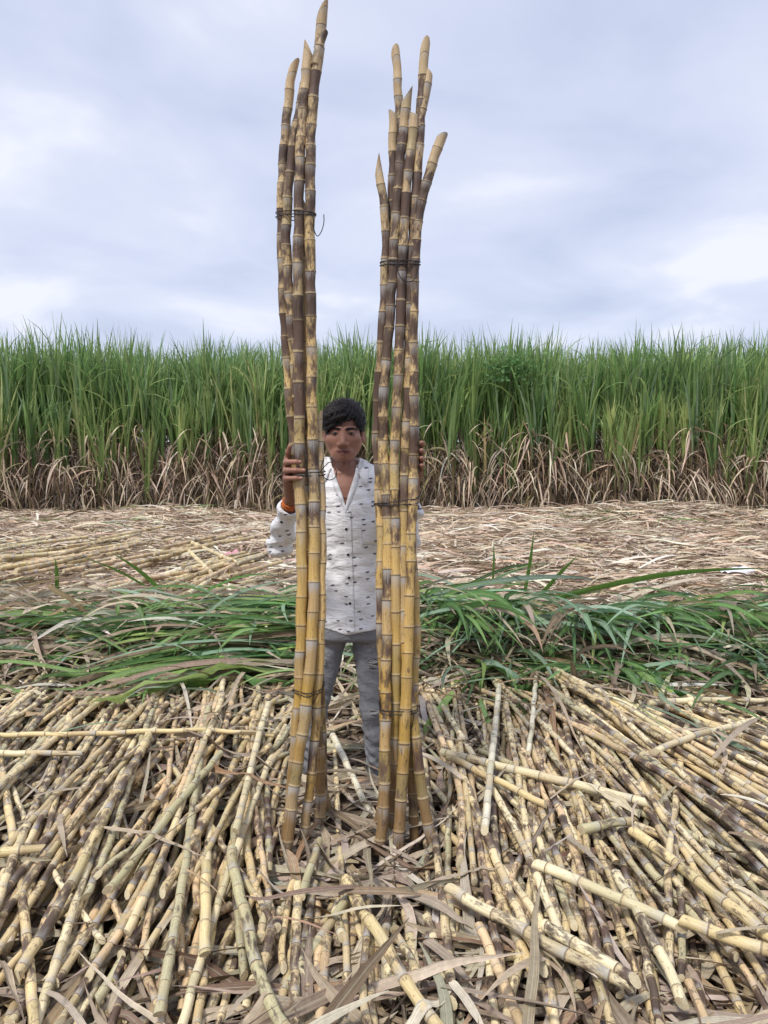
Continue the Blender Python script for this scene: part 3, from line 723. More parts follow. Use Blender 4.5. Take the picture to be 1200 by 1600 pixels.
# lowest layer: seen only in glimpses below the others, nobody could count it
low_me = []
k = 0
while k < 170:
    res = random_cane(False)
    if res is None: continue
    low_me.append(res[0]); k += 1
def join_canes(obs, name, label):
    Vs, Qs, Ts, Ca, Ti, n0 = [], [], [], [], [], 0
    for o in obs:
        me = o.data; nv = len(me.vertices)
        v = np.empty(nv * 3, np.float32); me.vertices.foreach_get('co', v); Vs.append(v.reshape(-1, 3) + np.array(o.location))
        ls = np.empty(len(me.loops), np.int32); me.loops.foreach_get('vertex_index', ls)
        tot = np.empty(len(me.polygons), np.int32); me.polygons.foreach_get('loop_total', tot)
        nq = int((tot == 4).sum()); Qs.append(ls[:nq * 4].reshape(-1, 4) + n0); Ts.append(ls[nq * 4:].reshape(-1, 3) + n0)
        a_ = np.empty(nv * 3, np.float32); me.attributes['cane'].data.foreach_get('vector', a_); Ca.append(a_.reshape(-1, 3))
        t_ = np.empty(nv * 4, np.float32); me.attributes['tint'].data.foreach_get('color', t_); Ti.append(t_.reshape(-1, 4))
        n0 += nv
        bpy.data.objects.remove(o); bpy.data.meshes.remove(me)
    o = link(name, mk_mesh(name, np.vstack(Vs), np.vstack(Qs), np.vstack(Ts), mats=[M['cane'], M['cut']], attrs={'cane': np.vstack(Ca), 'tint': np.vstack(Ti)}, tri_mat=1))
    return tag(o, label, 'sugarcane', kind='stuff')
join_canes(low_me, 'lower_layer_canes', 'lower layer of cut canes glimpsed under the fan')
n_made = 0
while n_made < 222:
    res = random_cane(True)
    if res is None: continue
    made.setdefault(res[1], []).append(res[0]); n_made += 1
label_canes()
# the ones that stand out, on top of the rest: photo pixels of both ends
PALE, WHITE, YEL, GRE = lin(236, 222, 182), lin(238, 230, 204), lin(230, 208, 156), lin(190, 182, 142)
SPECIAL = [
    ((-20, 1152), (452, 1163), 0.014, YEL, 0.12, -0.02, 'long thin yellow cane lying crosswise at the left edge of the fan'),
    ((-20, 1186), (132, 1186), 0.016, PALE, 0.10, 0.0, 'short pale cane with a split end at the left edge'),
    ((688, 1186), (1018, 1272), 0.0215, PALE, 0.08, 0.01, 'bright cream cane crossing the fan beside the right bundle'),
    ((700, 1196), (856, 1272), 0.017, YEL, 0.22, 0.0, 'slimmer yellow cane just under the bright cream crossing cane'),
    ((832, 1366), (1072, 1462), 0.020, PALE, 0.10, 0.01, 'pale cane lying diagonally over the others at right'),
    ((1060, 1455), (1260, 1512), 0.021, YEL, 0.45, 0.0, 'brownish cane carrying on from the pale diagonal cane at right edge'),
    ((1012, 1096), (1230, 1078), 0.021, PALE, 0.25, 0.01, 'pale cane lying crosswise under the green leaves at right'),
    ((345, 1198), (166, 1408), 0.017, GRE, 0.10, 0.01, 'greenish straight cane slanting across the fan at left'),
    ((322, 1352), (320, 1502), 0.020, YEL, 0.05, 0.0, 'short bright yellow cane piece with both ends cut, left of centre'),
    ((780, 1068), (756, 1332), 0.019, WHITE, 0.02, 0.0, 'peeled whitish cane standing out right of the right bundle'),
    ((836, 1058), (824, 1186), 0.015, WHITE, 0.05, 0.01, 'thin whitish peeled cane below the green heap'),
    ((365, 1330), (452, 1620), 0.0205, GRE, 0.35, -0.03, 'thick olive cane running off the bottom left of centre'),
    ((545, 1365), (742, 1640), 0.0215, YEL, 0.62, -0.04, 'thick blotched cane running to the bottom below the right bundle'),
    ((232, 1165), (20, 1520), 0.021, YEL, 0.75, 0.02, 'thick cane with dark purple bands slanting to the left edge'),
    ((700, 1395), (992, 1556), 0.0205, PALE, 0.70, -0.02, 'dark banded cane with a slanted white cut end at lower right'),
    ((848, 1470), (1000, 1560), 0.0195, PALE, 0.60, 0.0, 'cane with round pale cut end beside the lower right litter'),
    ((985, 1310), (1285, 1560), 0.0215, YEL, 0.50, 0.02, 'thick yellow cane slanting to the right edge'),
    ((960, 1375), (1070, 1572), 0.0195, PALE, 0.45, 0.01, 'cane pointing at the viewer with an oval cut end, lower right'),
    ((905, 1310), (990, 1295), 0.020, GRE, 0.30, 0.0, 'stub of olive cane lying crosswise with its cut end showing'),
    ((520, 1130), (580, 1240), 0.019, WHITE, 0.15, 0.0, 'whitish cane behind the gap between the bundles'),
    ((420, 1108), (365, 1330), 0.019, PALE, 0.20, 0.0, 'pale cane leaning left beside the left bundle'),
    ((470, 1395), (500, 1300), 0.016, GRE, 0.55, 0.0, 'short cane crossing in front of the left bundle'),
    ((1180, 1120), (1020, 1200), 0.018, PALE, 0.3, 0.0, 'pale cane crossing the others at the right edge'),
    ((0, 1340), (72, 1336), 0.018, YEL, 0.3, 0.0, 'stub of yellow cane poking in at the left edge'),
]
for p0, p1, r, tn, dk, bd, lb in SPECIAL:
    a, b = on_ground(*p0, z=0.13), on_ground(*p1, z=0.13)
    res = drop_cane(a, b, r=r * 0.84, bend=bd, dark=max(dk, 0.18), tint=tn, avoid=False, ilen=0.115, rest=0.75)
    tag(res[0], lb, 'sugarcane')
# ------------------------------------------------------------------ the second pile of canes, far left behind the green heap
for k in range(64):
    px, py = R.uniform(-40, 400), R.uniform(848, 925)
    m = on_ground(px, py, 0.06)
    if m[0] > -0.9 - (m[1] - 8) * 0.1: continue
    L = R.uniform(1.1, 2.0); ang = math.radians(R.normal(70, 7))
    d = np.array([math.cos(ang), math.sin(ang)]) * L / 2
    ptsz = np.array([[m[0] + d[0] * t, m[1] + d[1] * t, 0] for t in (-1, -.4, .3, 1)])
    ptsz[:, 2] = np.mean(gh(ptsz[:, 0], ptsz[:, 1])) + R.uniform(0.09, 0.22)
    tone_ = ['cream', 'yellow', 'straw', 'tan'][k % 4]; tn = np.array([PALE, YEL, TINTS[1], TINTS[5]][k % 4]) * R.uniform(0.9, 1.08)
    where_ = ('front of the ' if py > 900 else ('middle of the ' if py > 873 else 'back of the ')) + 'far pile, ' + ('at the left edge' if px < 90 else ('above the upright blades' if px < 250 else 'towards the man'))
    me, org = cane_geo(ptsz, 0.024, 0.020, tn, tn, 0.3, 0.5, ilen=0.11, sides=8)
    tag(link('cut_cane', me, None, org), tone_ + ' cut cane in the ' + where_, 'sugarcane', tone_ + ' canes ' + where_)
for p0, p1, lb in (((0, 872), (112, 862), 'yellow cane lying crosswise on the far pile'), ((300, 848), (372, 880), 'pale cane slanting beside the pink rag'), ((292, 858), (330, 895), 'pale cane slanting down the far pile')):
    a, b = on_ground(*p0, z=0.2), on_ground(*p1, z=0.2)
    me, org = cane_geo([a, a * .66 + b * .34, a * .3 + b * .7, b], 0.026, 0.022, YEL, PALE, 0.1, 0.15, ilen=0.12, sides=8)
    tag(link('cut_cane', me, None, org), lb, 'sugarcane')
# ------------------------------------------------------------------ heap of cut green tops
def top_h(X, Y):
    return h_at(np.asarray(X, float).ravel(), np.asarray(Y, float).ravel()).reshape(np.shape(X)) + 0.003
def sheaf(p0, Y0, yaw, n, Lr, spread, h, label, cols=(4, 4, 3, 2, 3), phi=(1.42, 1.75), Wr=(0.026, 0.050), dead=0.17, group='sheaves of cut green tops', lift=0.09):
    base = at(p0[0], p0[1], Y0)
    base[2] = float(gh(base[0], base[1])) + h * 0.35
    t = empty('leaf_sheaf', base)
    tag(t, label, 'cane tops', group)
    for k in range(n):
        b = base + np.array([R.normal(0, 0.05), R.normal(0, 0.09), R.uniform(-0.06, 0.05)])
        c = jitter_cols(1, GRN, cols, 0.16) if R.random() > dead else jitter_cols(1, DRY, DRYW, 0.15)
        lay = R.uniform(0.0, lift)
        V, Q, C = blades(b[None], yaw + R.normal(0, spread), R.uniform(phi[0] - .15, phi[0] + .12), R.uniform(phi[1], phi[1] + 0.4), R.uniform(*Lr), R.uniform(*Wr), 9, R.uniform(0.8, 1.5), side=R.normal(0, 0.25),
                         roll0=R.normal(0, 0.45), twist=R.normal(0, 0.6), fold=0.14, col=c, clamp=lambda X, Y: top_h(X, Y) + 0.01 + lay, rib=1.25, blunt=0.5)
        link('leaf', mk_mesh('leaf', V - base, Q, mats=[M['green']], attrs={'col': C}), t)
W = math.pi            # yaw pi points left, 0 right, -pi/2 towards the viewer
sheaf((545, 955), 5.62, W + 0.02, 24, (1.1, 1.7), 0.10, 0.22, 'sheaf of long green leaves lying level behind the left bundle, tips left')
sheaf((520, 985), 5.27, W + 0.36, 26, (1.1, 1.75), 0.09, 0.20, 'sheaf of green leaves slanting down left from behind the left bundle', cols=(4, 4, 2, 4, 2))
sheaf((470, 1030), 4.97, W + 0.42, 14, (0.7, 1.2), 0.14, 0.12, 'lower sheaf of bluish green leaves nearest the canes left of the bundle', cols=(2, 3, 2, 1, 6))
sheaf((300, 945), 5.82, W - 0.05, 20, (0.9, 1.5), 0.16, 0.18, 'sheaf of green leaves at the top of the heap on the left')
sheaf((150, 985), 5.42, W + 0.22, 22, (0.8, 1.3), 0.22, 0.20, 'sheaf of dark green leaves at the left edge of the heap', dead=0.2, cols=(4, 2, 6, 1, 4))
sheaf((20, 1010), 5.22, W - 0.1, 12, (0.7, 1.2), 0.3, 0.18, 'short green leaves cut by the left edge', dead=0.2)
sheaf((430, 1035), 4.98, W + 0.30, 18, (0.7, 1.2), 0.20, 0.14, 'grey green leaves spread low over the cane ends left of the left bundle', cols=(2, 3, 2, 2, 6))
sheaf((330, 1000), 5.25, W + 0.15, 18, (0.8, 1.3), 0.20, 0.14, 'mixed green and dead leaves in the hollow of the left heap', dead=0.35)
sheaf((150, 1045), 5.0, W + 0.1, 14, (0.6, 1.1), 0.30, 0.12, 'low green leaves over the cane ends at the far left', dead=0.2)
sheaf((480, 1015), 5.05, W + 0.50, 22, (1.0, 1.6), 0.13, 0.10, 'broad green leaves sweeping diagonally down left over the cane ends', cols=(3, 4, 2, 4, 4), Wr=(0.03, 0.056))
sheaf((470, 1060), 4.80, W + 0.35, 16, (0.8, 1.4), 0.16, 0.12, 'lowest broad green leaves sweeping left over the cane ends', cols=(3, 4, 2, 3, 4))
sheaf((760, 1000), 5.05, -1.3, 16, (0.45, 0.8), 0.5, 0.12, 'short broad leaves hanging over the cane ends right of the right bundle', phi=(1.3, 1.9), Wr=(0.03, 0.055))
sheaf((960, 1005), 5.0, -1.6, 18, (0.45, 0.8), 0.5, 0.12, 'short broad leaves hanging over the cane ends below the dark tuft', phi=(1.3, 1.9), Wr=(0.03, 0.055), cols=(3, 3, 4, 1, 5))
sheaf((1150, 1010), 5.0, -1.1, 14, (0.45, 0.8), 0.5, 0.12, 'short broad leaves hanging over the cane ends by the right edge', phi=(1.3, 1.9), Wr=(0.03, 0.055))
sheaf((640, 950), 5.67, 0.10, 18, (0.9, 1.5), 0.10, 0.22, 'sheaf of long green leaves lying level right of the right bundle, tips right')
sheaf((700, 960), 5.42, -1.25, 18, (0.6, 1.0), 0.35, 0.24, 'bunch of green leaves drooping towards the canes next to the right bundle', phi=(1.15, 1.95))
sheaf((800, 945), 5.57, -1.75, 22, (0.6, 1.0), 0.5, 0.24, 'bluish green leaves hanging over the heap right of centre', cols=(2, 3, 3, 1, 7), phi=(1.15, 1.95))
sheaf((900, 950), 5.52, -1.5, 26, (0.6, 1.05), 0.55, 0.26, 'thick dark tuft of hanging leaves in the middle of the right heap', cols=(3, 2, 6, 1, 5), phi=(1.1, 2.0))
sheaf((1010, 960), 5.47, -1.2, 24, (0.6, 1.1), 0.5, 0.24, 'tuft of grey green leaves spilling forward near the right end', cols=(2, 3, 3, 1, 6), phi=(1.1, 2.0))
sheaf((1120, 950), 5.52, -0.9, 22, (0.7, 1.2), 0.45, 0.24, 'green leaves fanning to the right edge of the heap', phi=(1.15, 1.9))
sheaf((930, 925), 5.82, 0.12, 18, (0.9, 1.5), 0.16, 0.22, 'long leaves lying level along the top of the right heap')
sheaf((1090, 990), 5.22, -0.35, 14, (0.9, 1.4), 0.2, 0.20, 'leaves sloping down to the right edge above the canes')
sheaf((1230, 960), 5.62, -2.0, 14, (0.7, 1.1), 0.5, 0.22, 'green leaves half cut off by the right edge')
# loose green and half-dry leaves of the heap that nobody could count
p = Pile()
n = 1250
y = R.normal(5.45, 0.42, n); x = R.uniform(-1, 1, n) * (1.3 + 0.5 * y)
y = np.where((x > 0.2) & (R.random(n) < 0.25), y - 0.35, y)
front = R.random(n) < np.where(x > 0.2, 0.75, 0.25)
yaw = np.where(front, -math.pi / 2 + R.normal(0, 0.7, n), np.where(R.random(n) < .5, 0, math.pi) + R.normal(0, 0.35, n))
cl = np.where((R.random(n) < 0.70)[:, None], jitter_cols(n, GRN, (4, 3, 4, 2, 4), 0.2), jitter_cols(n, DRY, DRYW, 0.2))
gap = (np.sin(x * 2.1 + 0.6) > 0.55) & (x < 0)                 # dry hollow in the left half
cl = np.where(gap[:, None], jitter_cols(n, DRY, DRYW, 0.2), cl)
p.add(blades(np.stack([x, y, gh(x, y) + R.uniform(0.02, 0.14, n)], -1), yaw, R.uniform(1.0, 1.5, n), R.uniform(1.7, 2.4, n), R.uniform(0.4, 1.0, n), R.uniform(0.016, 0.036, n), 8, 1.2, side=R.normal(0, 0.35, n),
             roll0=R.normal(0, 0.5, n), twist=R.normal(0, 0.8, n), col=cl, clamp=lambda X, Y: gh(X, Y) + 0.015, blunt=0.5, rib=1.2, wig=0.08))
tag(link('heaped_leaves', p.mesh('heaped_leaves', M['green'])), 'loose green and half dry leaves heaped across the field', 'leaf heap', kind='stuff')
# leaves that stick up from the heap
for p0, p1, Y0, w, green, lb in (
        ((88, 925), (86, 872), 6.0, 0.036, 1, 'short green blade standing upright on the left heap'),
        ((262, 935), (172, 862), 6.1, 0.040, 1, 'green blade leaning up to the left above the left heap'),
        ((240, 925), (120, 868), 6.15, 0.022, 1, 'thin yellowish blade leaning far left above the heap'),
        ((820, 925), (834, 832), 6.2, 0.026, 1, 'narrow green blade standing upright on the right heap'),
        ((770, 905), (771, 845), 6.3, 0.016, 1, 'thin upright blade right of the right bundle'),
        ((845, 930), (905, 866), 6.1, 0.030, 1, 'green blade leaning up to the right on the right heap'),
        ((868, 935), (1210, 888), 6.0, 0.046, 1, 'broad long green blade reaching to the right edge'),
        ((652, 940), (830, 900), 6.0, 0.050, 1, 'broad green blade lying out from behind the right bundle'),
        ((1198, 905), (1199, 918), 6.2, 0.02, 1, 'bit of green leaf at the right edge'),
        ((330, 905), (430, 935), 6.2, 0.020, 0, 'thin rust brown leaf strip lying on top of the left heap'),
        ((1000, 945), (1040, 905), 6.1, 0.03, 0, 'curled dry leaf standing on the right heap')):
    a, b = at(p0[0], p0[1], Y0), at(p1[0], p1[1], Y0 - 0.12)
    n_ = 8
    s = np.linspace(0, 1, n_)[:, None]
    L = np.linalg.norm(b - a)
    c = a + (b - a) * s + np.array([0.05, 0, 0.12])[None] * L * (np.sin(math.pi * s) * 0.35)
    t = unit(np.gradient(c, axis=0)); sv = unit(np.cross(t, np.array([0.25, 1, 0.35]))); nv = np.cross(t, sv)
    ww = (w * np.clip((1 - s) * 2.0, 0.04, 1))
    V = np.stack([c - sv * ww / 2 - nv * ww * .15, c, c + sv * ww / 2 - nv * ww * .15], 1).reshape(-1, 3)
    Q = np.array([[i * 3 + k, i * 3 + k + 1, i * 3 + 4 + k, i * 3 + 3 + k] for i in range(n_ - 1) for k in range(2)])
    base_c = np.array(lin(104, 138, 62) if green else lin(120, 84, 62)) * R.uniform(0.85, 1.1)
    C = np.tile(np.r_[base_c, 1.0], (len(V), 1))
    tag(link('green_leaf' if green else 'dry_leaf', mk_mesh('leaf', V - a, Q, mats=[M['green'] if green else M['dry']], attrs={'col': C}), None, a), lb, 'leaf')
# ------------------------------------------------------------------ dry leaves lying on the canes, picked out one by one
def loose_leaf(a, yaw, L, Wd, label, group=None, col=None, arch=0.25, side=0.0, green=False, roll=None):
    a = np.array(a, float); a[2] = float(top_h(a[0], a[1])) + 0.012
    c = jitter_cols(1, DRY if not green else GRN, DRYW if not green else (3, 3, 3, 3, 3), 0.12) if col is None else np.array([col])
    V, Q, C = blades(a[None], yaw, math.pi / 2 - arch, math.pi / 2 + arch * 1.1, L, Wd, 12, 1.0, side=side, roll0=R.normal(0, 0.35) if roll is None else roll, twist=R.normal(0, 0.5), fold=0.16, col=c, clamp=lambda X, Y: top_h(X, Y), blunt=0.7, wig=0.035)
    # soften the draping over the canes: no spikes between neighbouring sections
    Z = V[:, 2].reshape(-1, 3)
    for _ in range(2): Z[1:-1] = np.maximum(Z[1:-1], (Z[:-2] + Z[2:]) / 2 - 0.004)
    V[:, 2] = Z.ravel()
    tag(link('dry_leaf' if not green else 'green_leaf', mk_mesh('leaf', V - a, Q, mats=[M['green'] if green else M['dry']], attrs={'col': C}), None, a), label, 'leaf', group)
def px_leaf(p0, p1, Wd, label, **kw):
    a, b = on_ground(*p0, z=0.14), on_ground(*p1, z=0.14)
    d = b - a
    loose_leaf(a, math.atan2(d[1], d[0]), float(np.linalg.norm(d[:2])), Wd * 0.72, label, **kw)
BEI, GRY, WHT, RUST = lin(186, 168, 144), lin(164, 149, 132), lin(210, 200, 180), lin(150, 118, 90)
px_leaf((272, 1150), (485, 1232), 0.030, 'long grey brown leaf strip slanting over the canes to the left bundle', col=GRY, arch=0.12)
px_leaf((330, 1215), (452, 1250), 0.024, 'thin brown leaf strip beside the foot of the left bundle', col=RUST, arch=0.1)
px_leaf((150, 1300), (330, 1345), 0.026, 'brown leaf strip lying across the canes at left', col=BEI, arch=0.2)
px_leaf((460, 1310), (505, 1235), 0.026, 'reddish brown leaf strip leaning at the foot of the left bundle', col=RUST, arch=0.4)
px_leaf((300, 1600), (560, 1500), 0.040, 'broad beige leaf at the bottom left of centre', col=BEI, arch=0.2)
px_leaf((600, 1600), (712, 1530), 0.055, 'broad pale leaf pointing up at the bottom edge', col=WHT, arch=0.15)
px_leaf((705, 1530), (770, 1620), 0.030, 'narrow whitish leaf running off the bottom edge', col=WHT, arch=0.1)
px_leaf((690, 1530), (1000, 1620), 0.042, 'wide grey leaf lying across the bottom right of centre', col=GRY, arch=0.1)
px_leaf((1060, 1610), (1230, 1530), 0.055, 'widest beige leaf in the bottom right corner', col=BEI, arch=0.15)
px_leaf((0, 1470), (58, 1590), 0.036, 'pale grey leaf curling down at the left edge', col=BEI, arch=0.15)
px_leaf((620, 1378), (745, 1452), 0.036, 'broad folded grey leaf below the right bundle', col=GRY, arch=0.5)
px_leaf((665, 1450), (740, 1520), 0.040, 'grey leaf trailing down below the right bundle', col=GRY, arch=0.2)
px_leaf((850, 1500), (745, 1575), 0.040, 'light leaf crossing the lower canes at right', col=BEI, arch=0.2)
px_leaf((545, 1275), (590, 1310), 0.055, 'curled pale sheath at the foot between the bundles', col=BEI, arch=0.4, roll=1.0)
px_leaf((850, 1050), (842, 1195), 0.040, 'tan leaf tuft hanging straight down below the right heap', col=RUST, arch=0.2)
px_leaf((835, 1060), (905, 1180), 0.040, 'tan leaf hanging down beside the leaf tuft', col=BEI, arch=0.3)
px_leaf((1000, 1100), (1200, 1175), 0.030, 'green leaf strip slanting over the canes to the right edge', green=True, arch=0.1)
px_leaf((940, 1100), (1060, 1160), 0.024, 'dark green leaf strip under the right heap', green=True, arch=0.15)
px_leaf((95, 1150), (230, 1128), 0.030, 'green leaf strip lying at the top of the left canes', green=True, arch=0.1)
px_leaf((280, 1040), (272, 1150), 0.030, 'long pale dry leaf hanging from the left heap', col=WHT, arch=0.3)
px_leaf((385, 1040), (372, 1140), 0.030, 'pale dry leaf standing beside the left bundle', col=BEI, arch=0.4)
px_leaf((1115, 1200), (1210, 1150), 0.034, 'grey leaf at the right edge under the green strip', col=GRY, arch=0.3)
px_leaf((860, 1250), (1000, 1195), 0.018, 'thin dry strip over the canes right of the right bundle', col=BEI, arch=0.25)
for k in range(80):
    x = R.uniform(-2.2, 2.2); yy = R.uniform(1.9, 4.7)
    if abs(x) > 0.5 * yy + 0.1: continue
    zn = zone(x, yy)
    loose_leaf((x, yy, 0), R.uniform(0, 6.283), R.uniform(0.18, 0.5), R.uniform(0.010, 0.028), 'loose dry leaf on top of the canes ' + zn.replace('lying ', ''), 'loose dry leaves ' + zn, arch=R.uniform(0.05, 0.3), side=R.normal(0, 0.35))
# ------------------------------------------------------------------ rubbish on the trash
def rag(name, px, py, wx, wy, hz, col, label, cat):
    c = on_ground(px, py, 0.12); c[2] = float(gh(c[0], c[1])) + 0.09
    n_ = 14
    u, v = np.meshgrid(np.linspace(-1, 1, n_), np.linspace(-1, 1, n_))
    x = u * wx * (1 + .15 * np.sin(3 * v)); y = v * wy * (1 + .2 * np.sin(4 * u + 1))
    z = hz * (np.clip(1 - u * u, 0, 1) ** .6 * np.clip(1 - v * v, 0, 1) ** .5) * (1 + .3 * np.sin(7 * u + 3 * v)) + 0.01 * np.sin(9 * v + 4 * u)
    V = np.stack([x, y, z], -1).reshape(-1, 3)
    i = (np.arange(n_ - 1)[:, None] * n_ + np.arange(n_ - 1)[None]).ravel()
    o = link(name, mk_mesh(name, V, np.stack([i, i + 1, i + n_ + 1, i + n_], -1), mats=[plain_material(name, col, 0.7, 20, .15)]), None, c)
    tag(o, label, cat)
rag('pink_rag', 366, 868, 0.13, 0.10, 0.08, lin(205, 150, 160), 'crumpled pink rag lying on the trash left of the man', 'rag')
rag('plastic_scrap', 1160, 884, 0.20, 0.07, 0.05, lin(225, 228, 235), 'white plastic scrap on the trash at the right', 'plastic scrap')
# broad-leaved climber over the cane at right
p = Pile(); pc = at(802, 580, 17.0); n = 240
q = R.normal(0, 1, (n, 3)) * np.array([0.30, 0.16, 0.17])
b = pc + q
p.add(blades(b, R.uniform(0, 6.283, n), R.uniform(0.8, 1.6, n), R.uniform(1.6, 2.4, n), R.uniform(0.08, 0.14, n), R.uniform(0.05, 0.09, n), 4, 1.0, roll0=R.normal(0, .5, n), col=jitter_cols(n, [lin(104, 148, 92), lin(116, 158, 98), lin(92, 136, 84)], [1, 1, 1], .15), blunt=0.7))
vine = empty('climbing_vine', (pc[0], pc[1], 0))
link('foliage', p.mesh('foliage', M['green'], off=(pc[0], pc[1], 0)), vine)
zs = np.linspace(0, pc[2], 14)
V, Q = tube(np.stack([0.06 * np.sin(zs * 4), 0.06 * np.cos(zs * 3), zs], -1), 0.012)
link('stem', mk_mesh('stem', V, Q, mats=[plain_material('vine_stem', (0.10, 0.09, 0.05))]), vine)
tag(vine, 'dark broad leaved climber among the standing cane right of the bundles', 'vine')
# ------------------------------------------------------------------ the man: surfaces grown from distance fields
def s_ell(P, c, r):
    q = P - np.asarray(c); r = np.asarray(r, float)
    k0 = np.linalg.norm(q / r, axis=-1); k1 = np.linalg.norm(q / (r * r), axis=-1)
    return k0 * (k0 - 1) / np.maximum(k1, 1e-6)
def s_cap(P, a, b, ra, rb):
    a = np.asarray(a, float); b = np.asarray(b, float); ab = b - a
    h = np.clip(((P - a) @ ab) / max(ab @ ab, 1e-12), 0, 1)
    return np.linalg.norm(P - a - h[:, None] * ab, axis=-1) - (ra + (rb - ra) * h)
def near_only(P, c, r, f, k=0.03):
    """f where it can matter, a plain sphere's distance elsewhere"""
    o = np.linalg.norm(P - np.asarray(c), axis=-1) - r
    m = o < k
    if m.any(): o[m] = f(P[m])
    return o
def smin(a, b, k):
    h = np.clip(0.5 + 0.5 * (b - a) / k, 0, 1)
    return b + (a - b) * h - k * h * (1 - h)
def smax(a, b, k): return -smin(-a, -b, k)
def nets(f, lo, hi, h, margin=1.6):
    """surface nets over a box; only the blocks near the surface are sampled finely"""
    lo = np.asarray(lo, float); B = 8
    n = (np.ceil((np.asarray(hi) - lo) / h / B).astype(int)) * B + 1
    nb = (n - 1) // B
    cb = np.stack(np.meshgrid(*[lo[k] + (np.arange(nb[k]) + .5) * B * h for k in range(3)], indexing='ij'), -1)
    dc = f(cb.reshape(-1, 3)).reshape(nb)
    D = np.repeat(np.repeat(np.repeat(np.where(dc > 0, 1.0, -1.0).astype(np.float32), B, 0), B, 1), B, 2)
    D = np.pad(D, ((0, 1),) * 3, mode='edge')
    act = np.argwhere(np.abs(dc) < margin * B * h * 0.87)
    g = np.arange(B + 1)
    off = np.stack(np.meshgrid(g, g, g, indexing='ij'), -1).reshape(-1, 3)
    for s in range(0, len(act), 400):
        idx = (act[s:s + 400][:, None, :] * B + off[None]).reshape(-1, 3)
        D[idx[:, 0], idx[:, 1], idx[:, 2]] = f(lo + idx * h)
    ins = D < 0
    c0 = ins[:-1, :-1, :-1]
    allv = [ins[a:a + n[0] - 1, b:b + n[1] - 1, c:c + n[2] - 1] for a in (0, 1) for b in (0, 1) for c in (0, 1)]
    cnt = np.zeros(c0.shape, np.int8)
    for a in allv: cnt += a
    cells = np.argwhere((cnt > 0) & (cnt < 8))
    vid = np.full(c0.shape, -1, np.int32)
    vid[cells[:, 0], cells[:, 1], cells[:, 2]] = np.arange(len(cells))
    cor = [(a, b, c) for a in (0, 1) for b in (0, 1) for c in (0, 1)]
    acc = np.zeros((len(cells), 3)); num = np.zeros(len(cells))
    val = {c: D[cells[:, 0] + c[0], cells[:, 1] + c[1], cells[:, 2] + c[2]] for c in cor}
    for a in cor:
        for k in range(3):
            if a[k] == 0:
                b = tuple(a[j] + (1 if j == k else 0) for j in range(3))
                va, vb = val[a], val[b]; m = (va < 0) != (vb < 0)
                t = np.where(m, va / np.where(m, va - vb, 1), 0)
                p_ = np.array(a, float)[None] + t[:, None] * np.eye(3)[k][None]
                acc += np.where(m[:, None], p_, 0); num += m
    V = lo + (cells + acc / num[:, None]) * h
    Q = []
    for k in range(3):
        sl0 = [slice(1, -1)] * 3; sl0[k] = slice(0, -1)
        sl1 = [slice(1, -1)] * 3; sl1[k] = slice(1, None)
        A = ins[tuple(sl0)]; Bm = ins[tuple(sl1)]
        e_ = np.argwhere(A != Bm)
        if not len(e_): continue
        sg = A[e_[:, 0], e_[:, 1], e_[:, 2]]
        o = e_ + 1; o[:, k] -= 1
        u, w = (k + 1) % 3, (k + 2) % 3
        def cid(du, dw):
            q = o.copy(); q[:, u] -= du; q[:, w] -= dw
            return vid[q[:, 0], q[:, 1], q[:, 2]]
        quad = np.stack([cid(1, 1), cid(0, 1), cid(0, 0), cid(1, 0)], -1)
        quad[~sg] = quad[~sg][:, ::-1]
        Q.append(quad)
    Q = np.concatenate(Q)
    Q = Q[(Q >= 0).all(1)]
    return V, Q
def relax(V, Q, it=1, lam=0.4):
    E = np.concatenate([Q[:, [0, 1]], Q[:, [1, 2]], Q[:, [2, 3]], Q[:, [3, 0]]])
    for _ in range(it):
        acc = np.zeros_like(V); n = np.zeros(len(V))
        np.add.at(acc, E[:, 0], V[E[:, 1]]); np.add.at(acc, E[:, 1], V[E[:, 0]])
        np.add.at(n, E[:, 0], 1); np.add.at(n, E[:, 1], 1)
        V = V + lam * (acc / np.maximum(n, 1)[:, None] - V)
    return V

HX, HY, HZ = float(at(536, 677, 3.38)[0]), 3.455, float(at(536, 677, 3.37)[2])       # between the eyes' level, head centre
HD = np.array([HX, HY, HZ])
def tor_c(z):
    t = np.clip((z - 0.65) / 0.75, 0, 1)
    return (-0.143 + t * (HX + 0.143 + 0.006)), 3.47 + 0.012 * t
TZ = [0.55, 0.66, 0.80, 1.00, 1.14, 1.24, 1.31, 1.355, 1.39]
TA = [0.130, 0.140, 0.140, 0.142, 0.155, 0.162, 0.150, 0.108, 0.058]
TB = [0.080, 0.088, 0.090, 0.094, 0.104, 0.102, 0.088, 0.070, 0.052]
def loft(P, zs, As, Bs, grow=0.0, sq=2.3):
    z = P[:, 2]
    cx, cy = tor_c(z)
    a = np.interp(z, zs, As) + grow; b = np.interp(z, zs, Bs) + grow
    k = (np.abs((P[:, 0] - cx) / a) ** sq + np.abs((P[:, 1] - cy) / b) ** sq) ** (1 / sq)
    d = (k - 1) * np.minimum(a, b)
    return d
SHL, SHR = np.array([HX - 0.165, 3.485, 1.318]), np.array([HX + 0.170, 3.485, 1.318])
ELL, ELR = at(438, 850, 3.30), at(634, 850, 3.28)
WRL, WRR = at(454, 779, 3.10), at(646, 768, 3.12)
HIPL, HIPR = at(515, 990, 3.47), at(577, 990, 3.47)
KNL, KNR = at(491, 1104, 3.44), at(585, 1110, 3.43)
HLC, HRC = at(458, 737, 3.01), at(648, 728, 3.03)
